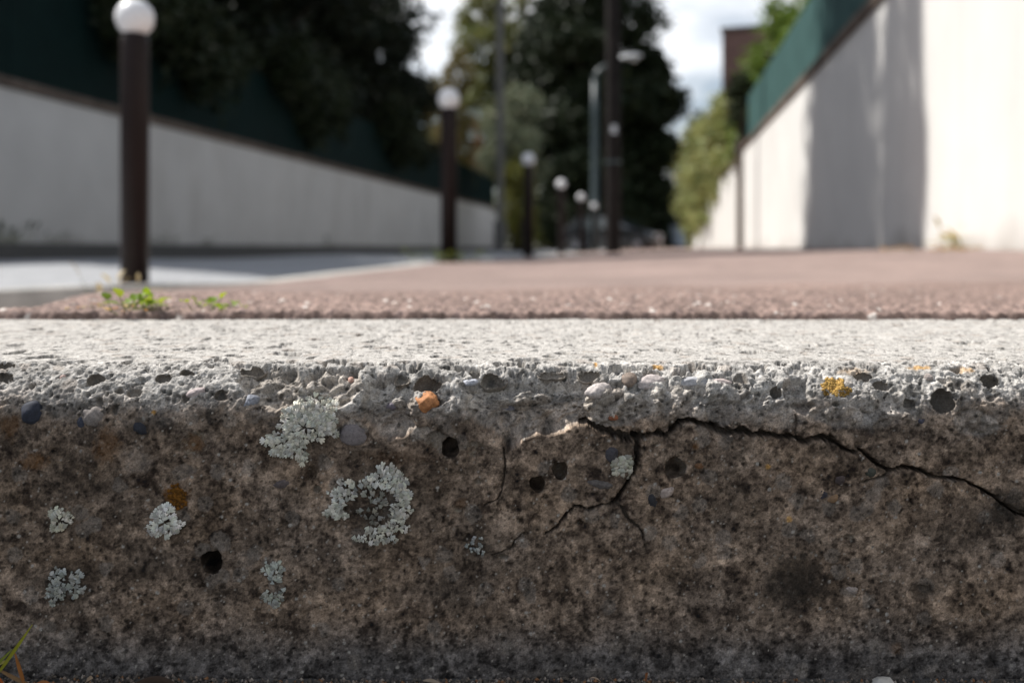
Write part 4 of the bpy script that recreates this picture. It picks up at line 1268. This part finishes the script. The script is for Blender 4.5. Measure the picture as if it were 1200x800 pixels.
# ------------------------------------------------------------------ poles and lamps
c = (at(718.5, 15.0), 15.0)
pz = float(pav_z(np.array([c[0]]), np.array([c[1]]))[0])
root = empty("utility_pole", (c[0], c[1], pz))
MB().lathe([(0.118, -0.3), (0.116, 0.0), (0.108, 4.0), (0.095, 8.6), (0.06, 8.68)], 22).build("shaft", M_POLE, root, True)
MB().lathe([(0.121, 1.35), (0.121, 1.39)], 22, cap=False).build("band", M_LAMP, root, True)
MB().box((0.0, -0.121, 1.85), (0.08, 0.012, 0.12), bevel=0.002).build("plate", M_LAMPHEAD, root)
tag(root, "thick dark wooden pole standing on the pavement, cut off by the top of the view", "pole")
c = (at(586, 31), 31)
root = empty("utility_pole", (c[0], c[1], FW - 0.02))
MB().box((0, 0, 4.5), (0.20, 0.26, 9.4), rz=-TH, bevel=0.02).build("shaft", M_CONC, root)
MB().box((0, 0, 0.35), (0.34, 0.36, 0.9), rz=-TH, bevel=0.03).build("footing", M_CONC, root)
MB().box((0, -0.02, 8.6), (1.3, 0.10, 0.10), rz=-TH).build("cross_arm", M_CONC, root)
tag(root, "slim grey concrete pole at the end of the left wall", "pole")


def street_lamp(px, Y, z, h, reach, label):
    root = empty("street_lamp", (at(px, Y), Y, z))
    MB().lathe([(0.13, -0.2), (0.13, 0.9), (0.10, 0.95), (0.085, h * 0.7), (0.07, h - 0.55)], 18).build("pole", M_LAMP, root, True)
    sg = 1 if reach > 0 else -1
    pts = [(0, 0, h - 0.56)]
    for k in range(1, 9):
        a = k / 8 * math.radians(78)
        pts.append((sg * 0.42 * (1 - math.cos(a)), 0, h - 0.56 + 0.42 * math.sin(a)))
    pts.append((reach * 0.75, 0, h + 0.03))
    MB().tube(pts, [0.07] * 4 + [0.055] * (len(pts) - 4), 12).build("arm", M_LAMP, root, True)
    hd = MB()
    prof = []
    bm = hd.bm
    rings = []
    for u in np.linspace(0, 1, 9):
        w = 0.15 * math.sin(math.pi * (0.12 + 0.80 * u)) + 0.02
        x = reach * 0.70 + sg * u * 0.62
        rings.append([bm.verts.new((x, w * math.cos(2 * math.pi * k / 12), h + 0.05 + u * 0.06 + 0.55 * w * max(-0.25, math.sin(2 * math.pi * k / 12)))) for k in range(12)])
    for a, b in zip(rings[:-1], rings[1:]):
        for k in range(12):
            bm.faces.new((a[k], a[(k + 1) % 12], b[(k + 1) % 12], b[k]))
    bm.faces.new(rings[0]); bm.faces.new(rings[-1])
    head = hd.build("lamp_head", M_LAMPHEAD, root, True)
    bw = MB()
    bw.lathe([(0.02, -0.09), (0.09, -0.07), (0.12, -0.02), (0.12, 0.0)], 14, loc=(reach * 0.70 + sg * 0.38, 0, h + 0.045))
    bw.build("lamp_bowl", M_GLASS, head, True)
    MB().box((0, -0.135, 0.55), (0.11, 0.012, 0.38), bevel=0.004).build("access_door", M_LAMP, root)
    tag(root, label, "street lamp")
    return root


street_lamp(697, 27, EYE - 0.10, 5.20, 0.95, "grey green street lamp with a curved arm behind the thick dark pole")
street_lamp(795, 56, EYE - 0.05, 5.15, -0.60, "far street lamp with its arm towards the road, before the black tree")

# ------------------------------------------------------------------ house beyond the right-hand garden
root = empty("house", (at(860, 50) + 5.6, 55, 0), math.radians(-19))
MB().box((0, 0, 5.6), (9.0, 9.0, 11.6)).build("wall", M_BRICK, root)
MB().box((0, 0, 11.5), (9.16, 9.16, 0.22)).build("parapet", M_COPING, root)
for k in range(3):
    for zf in (2.0, 5.2, 8.4):
        xx = -3.0 + 3.0 * k
        fm = MB()
        for dx, dz, w, h in [(-0.55, 0, 0.08, 1.5), (0.55, 0, 0.08, 1.5), (0, 0.71, 1.02, 0.08), (0, -0.71, 1.02, 0.08), (0, 0, 0.06, 1.34)]:
            fm.box((xx + dx, -4.53, zf + dz), (w, 0.08, h))
        fo = fm.build("window_frame", M_FRAME, root)
        MB().box((xx, -4.508, zf), (1.0, 0.02, 1.33)).build("pane", M_PANE, fo)
tag(root, "tall brown flat topped house showing behind the conifer at the right", "house")

# ------------------------------------------------------------------ parked car and wheelie bins at the far end
def car(loc, rz):
    root = empty("parked_car", loc, rz)
    st = [(-2.02, 0.42, 0.70, 0.60, 0.62), (-1.95, 0.30, 0.86, 0.74, 0.80), (-1.55, 0.24, 0.94, 0.80, 1.10), (-1.30, 0.22, 0.95, 0.80, 1.40), (-0.6, 0.22, 0.94, 0.83, 1.47), (0.1, 0.22, 0.92, 0.83, 1.45),
          (0.45, 0.22, 0.91, 0.83, 1.34), (1.05, 0.22, 0.90, 0.83, 0.97), (1.6, 0.24, 0.82, 0.80, 0.86), (1.92, 0.30, 0.70, 0.72, 0.72), (2.02, 0.40, 0.60, 0.60, 0.62)]
    m = MB(); bm = m.bm
    rings = []
    for x, zb, zw, w, zt in st:
        top = max(zt, zw + 0.01)
        wt = w * (0.80 if top > zw + 0.2 else 0.94)
        half = [(0, zb), (w * 0.9, zb), (w, zb + 0.12), (w * 1.02, (zb + zw) / 2), (w, zw), (wt, top - 0.04), (wt * 0.85, top), (0, top)]
        full = half + [(-a, b) for a, b in reversed(half[1:-1])]
        rings.append([bm.verts.new((x, a, b)) for a, b in full])
    n = len(rings[0])
    for a, b in zip(rings[:-1], rings[1:]):
        for k in range(n):
            bm.faces.new((a[k], a[(k + 1) % n], b[(k + 1) % n], b[k]))
    bm.faces.new(rings[0]); bm.faces.new(rings[-1])
    m.build("body", M_CAR, root, False)
    g = MB()
    g.poly([(0.50, -0.62, 1.315), (0.50, 0.62, 1.315), (1.03, 0.74, 0.995), (1.03, -0.74, 0.995)])
    for v in g.bm.verts: v.co += Vector((0.02, 0, 0.022))
    g.build("windscreen", M_CARGLASS, root)
    g = MB()
    g.poly([(-1.33, -0.58, 1.37), (-1.33, 0.58, 1.37), (-1.56, 0.62, 1.11), (-1.56, -0.62, 1.11)])
    for v in g.bm.verts: v.co += Vector((-0.03, 0, 0.01))
    g.build("rear_window", M_CARGLASS, root)
    for sy in (1, -1):
        for (x0, x1, xt0, xt1) in [(-1.28, -0.42, -1.15, -0.42), (-0.36, 0.78, -0.36, 0.40)]:
            g = MB()
            g.poly([(x0, sy * 0.838, 0.97), (x1, sy * 0.838, 0.97), (xt1, sy * 0.705, 1.33), (xt0, sy * 0.705, 1.33)])
            g.build("side_window", M_CARGLASS, root)
        MB().box((0.62, sy * 0.93, 1.02), (0.14, 0.16, 0.12), bevel=0.03).build("wing_mirror", M_CAR, root)
        MB().box((1.93, sy * 0.52, 0.66), (0.10, 0.28, 0.12), bevel=0.02).build("headlight", M_LAMPHEAD, root)
        MB().box((-2.0, sy * 0.58, 0.72), (0.06, 0.22, 0.14), bevel=0.02).build("tail_light", M_REDLIGHT, root)
    for x in (-1.25, 1.28):
        for sy in (1, -1):
            w = MB()
            w.lathe([(0.19, -0.10), (0.29, -0.10), (0.31, -0.07), (0.31, 0.07), (0.29, 0.10), (0.19, 0.10)], 22, cap=False)
            wo = w.build("wheel", M_TYRE, root, True)
            wo.rotation_euler = (math.pi / 2, 0, 0)
            wo.location = (x, sy * 0.78, 0.31)
            MB().lathe([(0.03, -0.085), (0.20, -0.07), (0.20, 0.07), (0.03, 0.085)], 22).build("rim", M_RIM, wo, True)
    MB().box((2.02, 0, 0.5), (0.02, 0.5, 0.11)).build("number_plate", M_LAMPHEAD, root)
    tag(root, "dark parked car half hidden behind the thick dark pole", "car")


car((at(716, 40), 40, EYE - 0.16), math.radians(-22))


def bin_(px, Y, mat, label, rz):
    root = empty("wheelie_bin", (at(px, Y), Y, float(pav_z(np.array([at(px, Y)]), np.array([Y]))[0])), rz)
    m = MB(); bm = m.bm
    a = [bm.verts.new((x, y, 0.10)) for x, y in ((-0.21, -0.24), (0.21, -0.24), (0.21, 0.22), (-0.21, 0.22))]
    b = [bm.verts.new((x, y, 0.94)) for x, y in ((-0.27, -0.32), (0.27, -0.32), (0.27, 0.28), (-0.27, 0.28))]
    for k in range(4): bm.faces.new((a[k], a[(k + 1) % 4], b[(k + 1) % 4], b[k]))
    bm.faces.new(a); bm.faces.new(b)
    m.build("bin_body", mat, root)
    MB().box((0, -0.02, 0.985), (0.58, 0.66, 0.07), bevel=0.025).build("lid", mat, root)
    MB().tube([(-0.24, 0.36, 0.95), (0.24, 0.36, 0.95)], 0.018, 8).build("handle", mat, root)
    for sx in (-1, 1):
        w = MB().lathe([(0.02, -0.03), (0.10, -0.03), (0.10, 0.03), (0.02, 0.03)], 16).build("wheel", M_TYRE, root, True)
        w.rotation_euler = (0, math.pi / 2, 0); w.location = (sx * 0.25, 0.24, 0.10)
    tag(root, label, "bin")


bin_(796.5, 44, M_BIN_PALE, "pale blue wheelie bin at the foot of the creeper", 0.4)
bin_(784.5, 48, M_BIN_DARK, "dark blue wheelie bin left of the pale one", -0.2)

# ------------------------------------------------------------------ weeds, grass, litter
def blade_mesh(name, leaves, parent=None, mat=None):
    """leaves: (base, direction, up, length, width, curl, colour)"""
    vs, fs, cs = [], [], []
    for base, d, up, L, W, curl, col in leaves:
        base = Vector(base); d = Vector(d).normalized(); up = Vector(up)
        sd = d.cross(up)
        if sd.length < 1e-4: sd = Vector((1, 0, 0))
        sd.normalize()
        nn = sd.cross(d).normalized()
        K = 7
        i0 = len(vs)
        for k in range(K):
            u = k / (K - 1)
            w = W * math.sin(math.pi * min(0.97, (0.06 + 0.94 * u))) ** 0.75
            p = base + d * L * u + Vector((0, 0, -1)) * curl * L * u * u
            vs += [p - sd * w / 2 + nn * w * 0.16, p, p + sd * w / 2 + nn * w * 0.16]
            for c_ in (0.95, 1.08, 0.95): cs.append([q * c_ for q in col] + [1])
        for k in range(K - 1):
            a = i0 + 3 * k
            fs += [(a, a + 1, a + 4, a + 3), (a + 1, a + 2, a + 5, a + 4)]
    return link(name, np_mesh(name, np.array([list(v) for v in vs]), fs, np.array(cs)), mat or M_WEED, parent)


def weed(label, base, leaves_n, L, W, cols, seed, spread=0.8, up=0.8, cat="weed", name="weed", radius=0.006):
    r_ = random.Random(seed)
    root = empty(name, base)
    lv = []
    stems = MB()
    for k in range(leaves_n):
        a = r_.uniform(0, 6.283)
        el = r_.uniform(0.15, 1.2) * up
        d = Vector((math.cos(a) * math.cos(el), math.sin(a) * math.cos(el), math.sin(el)))
        b0 = Vector((r_.gauss(0, radius), r_.gauss(0, radius), -0.002))
        l = L * r_.uniform(0.5, 1.15)
        stems.tube([b0, b0 + d * l * 0.35 + Vector((0, 0, l * 0.12)), b0 + d * l * 0.62 + Vector((0, 0, l * 0.18))], [W * 0.06, W * 0.05, W * 0.04], 5)
        b1 = b0 + d * l * 0.6 + Vector((0, 0, l * 0.18))
        lv.append((b1, d, Vector((0, 0, 1)), l * 0.6, W * r_.uniform(0.6, 1.1), r_.uniform(0, 0.4), r_.choice(cols)))
    blade_mesh("leaves", lv, root)
    so = stems.build("stems", simple_stem, root)
    if radius > 0.015: so["kind"] = "stuff"
    tag(root, label, cat)
    return root


simple_stem = simple("weed_stem", (0.14, 0.16, 0.04), rough=0.6, var=0.2, scale=40)
GR = [(0.25, 0.34, 0.02), (0.32, 0.38, 0.03), (0.17, 0.26, 0.02)]
DRY = [(0.46, 0.22, 0.07), (0.50, 0.33, 0.13), (0.36, 0.16, 0.05)]


def pav_pt(px, Y, dz=0.0):
    x = at(px, Y)
    return (x, Y, float(pav_z(np.array([x]), np.array([Y]))[0]) + dz)


weed("green weed with upright leaves in the joint behind the kerb, before the nearest bollard", pav_pt(160, 0.73, 0.002), 24, 0.0175, 0.009, GR, 1, up=0.85, radius=0.012)
weed("small green weed sprig with two leaf clumps in the joint, right of the tallest weed", pav_pt(245, 0.735, 0.002), 16, 0.014, 0.0085, GR, 2, up=0.8, radius=0.010)
weed("tiny green sprout alone in the joint behind the kerb", pav_pt(283, 0.735, 0.002), 4, 0.006, 0.0030, GR, 3, up=0.8, radius=0.002)
weed("low straw coloured weed in the joint at the left", pav_pt(108, 0.74, 0.002), 12, 0.011, 0.0042, [(0.44, 0.34, 0.12), (0.30, 0.30, 0.06), (0.48, 0.24, 0.09)], 4, up=0.5, radius=0.016)
weed("dead orange leaves caught in the joint behind the kerb", pav_pt(143, 0.725, 0.002), 9, 0.010, 0.0052, DRY, 5, up=0.35, radius=0.012)
weed("dry pale stalks standing just left of the nearest bollard", pav_pt(128, 1.5, 0.0), 9, 0.05, 0.008, [(0.50, 0.42, 0.22), (0.46, 0.36, 0.18)], 6, up=1.3, radius=0.02)
weed("sparse green grass round the second bollard's foot", (at(527, 6.4), 6.4, EYE - 0.088), 60, 0.10, 0.02, [(0.22, 0.26, 0.05), (0.16, 0.22, 0.03)], 7, up=0.7, radius=0.13, name="grass_tuft", cat="grass")
weed("dry yellow plant growing at the foot of the sunlit wall", (at(1128, 4.85), 4.85, EYE - 0.008), 26, 0.14, 0.03, [(0.50, 0.36, 0.12), (0.42, 0.34, 0.10), (0.28, 0.28, 0.06)], 8, up=1.0, radius=0.035)
weed("brown leaf litter heaped along the foot of the sunlit wall", (at(1108, 4.6), 4.6, EYE - 0.010), 50, 0.05, 0.03, DRY, 9, up=0.25, radius=0.14, name="leaf_litter", cat="leaves")
for i, (px, Y, n, L, lab) in enumerate([(12, 9.4, 70, 0.30, "dark green weed clump at the foot of the shaded wall, leftmost"), (70, 10.3, 26, 0.16, "low ragged weeds at the wall foot left of the nearest bollard"),
                                       (206, 12.4, 34, 0.22, "small dark weed clump at the wall foot right of the nearest bollard"), (268, 13.8, 26, 0.18, "thin weeds at the foot of the shaded wall, midway along"), (390, 19.0, 30, 0.26, "green weeds at the far part of the shaded wall's foot")]):
    x = at(px, Y)
    xw = tY(LW_T + 0.10, Y)
    weed(lab, (xw, Y, FW), max(8, n // 2), L * 0.7, L * 0.15, [(0.03, 0.045, 0.012), (0.045, 0.06, 0.016)], 30 + i, up=0.9, radius=L * 0.55)

# a crumpled scrap and small stones
def rock(name, base, size, col_mat, seed, label, cat, squash=0.6):
    bm = bmesh.new()
    bmesh.ops.create_icosphere(bm, subdivisions=2, radius=1.0)
    r_ = random.Random(seed)
    for v in bm.verts:
        v.co *= 1 + r_.uniform(-0.16, 0.16)
        v.co = Vector((v.co.x * size, v.co.y * size * 0.8, v.co.z * size * squash))
    me = bpy.data.meshes.new(name); bm.to_mesh(me); bm.free()
    o = link(name, me, col_mat, None, smooth=False)
    o.location = base
    tag(o, label, cat)
    return o


rock("paper_scrap", (at(569, 6.7), 6.7, EYE - 0.078), 0.055, M_PAPER, 3, "crumpled white scrap on the kerb right of the second bollard", "litter", 0.35)
rock("small_stone", (at(1033, 0.452), 0.450, -0.1425), 0.0052, M_STRIP, 4, "pale rounded stone at the foot of the kerb on the right", "stone", 0.8)

# grit along the foot of the kerb
rng = np.random.default_rng(5)
ng = 2600
gx = rng.uniform(-0.27, 0.27, ng); gy = D - 0.002 - np.abs(rng.normal(0, 0.007, ng)); gs = rng.uniform(0.0004, 0.0013, ng)
heap = 0.0035 * np.exp(-((gx + 0.19) / 0.06) ** 2) + 0.0015 * np.exp(-((gx - 0.02) / 0.05) ** 2)
gz = -0.1437 + heap * rng.uniform(0, 1, ng) * np.exp(-(D - gy) / 0.012) + gs * 0.4
oct_ = np.array([[1, 0, 0], [-1, 0, 0], [0, 1, 0], [0, -1, 0], [0, 0, 1], [0, 0, -1]], dtype=float)
of = np.array([[0, 2, 4], [2, 1, 4], [1, 3, 4], [3, 0, 4], [2, 0, 5], [1, 2, 5], [3, 1, 5], [0, 3, 5]])
V_ = (np.stack([gx, gy, gz], 1)[:, None, :] + oct_[None] * gs[:, None, None] * rng.uniform(0.6, 1.3, (ng, 6, 1))).reshape(-1, 3)
F_ = (of[None] + (np.arange(ng) * 6)[:, None, None]).reshape(-1, 3)
pal = np.array([[0.10, 0.085, 0.07], [0.20, 0.16, 0.13], [0.06, 0.05, 0.045], [0.30, 0.26, 0.22], [0.22, 0.11, 0.05]])
C_ = np.repeat(pal[rng.choice(5, ng, p=[.4, .22, .22, .06, .10])], 6, 0)
tag(link("gravel", np_mesh("gravel", V_, F_, np.concatenate([C_, np.ones((len(C_), 1))], 1), smooth=False), M_PEBBLE), kind="stuff")

ZR = -0.1437


def zpx(py, Y): return EYE - (py - HOR) * Y / F


# grass at the lower left corner
root = empty("grass_tuft", (at(2, 0.440), 0.440, ZR))
b0 = Vector((0, 0, 0))
o3 = Vector((at(2, 0.440), 0.440, ZR))


def rel(px, py, Y=0.438): return Vector((at(px, Y), Y, zpx(py, Y))) - o3


def blade(p0, p1, w, col, bend, nm):
    d = p1 - p0
    return blade_mesh(nm, [(p0, d, Vector((0.2, -1, 0.2)), d.length, w, bend, col)], root)


YG = (0.30, 0.30, 0.02)
blade(rel(-8, 796), rel(38, 735), 0.0016, YG, -0.05, "blade")
blade(rel(-12, 786), rel(14, 762), 0.0013, (0.22, 0.26, 0.03), -0.05, "blade")
blade(rel(-6, 780), rel(10, 772), 0.0012, (0.40, 0.36, 0.10), 0.02, "blade")
blade(rel(30, 806), rel(17, 763), 0.0017, (0.34, 0.13, 0.03), 0.0, "blade")
blade(rel(40, 804), rel(-6, 786), 0.0018, (0.24, 0.14, 0.06), -0.1, "blade")
blade(rel(5, 806), rel(-4, 790), 0.0018, (0.5, 0.12, 0.02), 0.0, "blade")
tag(root, "yellow green grass blades with dry brown ones at the kerb's foot, lower left corner", "grass")


def dry_leaf(px, py, L, W, yaw, col, seed, label):
    Y = 0.447
    root = blade_mesh("dry_leaf", [((at(px, Y), Y, zpx(py, Y)), (math.cos(yaw), -0.35, math.sin(yaw) * 0.9), (0, -0.4, 1), L, W, 0.25, col)])
    tag(root, label, "leaf")


dry_leaf(160, 800, 0.024, 0.0042, 0.45, (0.07, 0.045, 0.03), 1, "curled dark brown dry leaf against the kerb foot at the left")
dry_leaf(42, 801, 0.010, 0.0028, 0.4, (0.42, 0.16, 0.05), 2, "small orange leaf scrap beside the grass blades")
dry_leaf(100, 800, 0.007, 0.004, 0.9, (0.45, 0.33, 0.22), 3, "tiny pale leaf scrap at the kerb foot right of the grass")
dry_leaf(496, 797, 0.009, 0.0022, 0.25, (0.40, 0.32, 0.24), 4, "pale straw bit at the kerb foot, left of the middle")
dry_leaf(704, 798, 0.007, 0.0012, 2.3, (0.42, 0.33, 0.25), 5, "thin pale curled stalk at the kerb foot below the forked crack")
dry_leaf(757, 799, 0.008, 0.0030, 1.5, (0.30, 0.12, 0.05), 6, "upright rust brown scrap at the kerb foot right of the stalk")
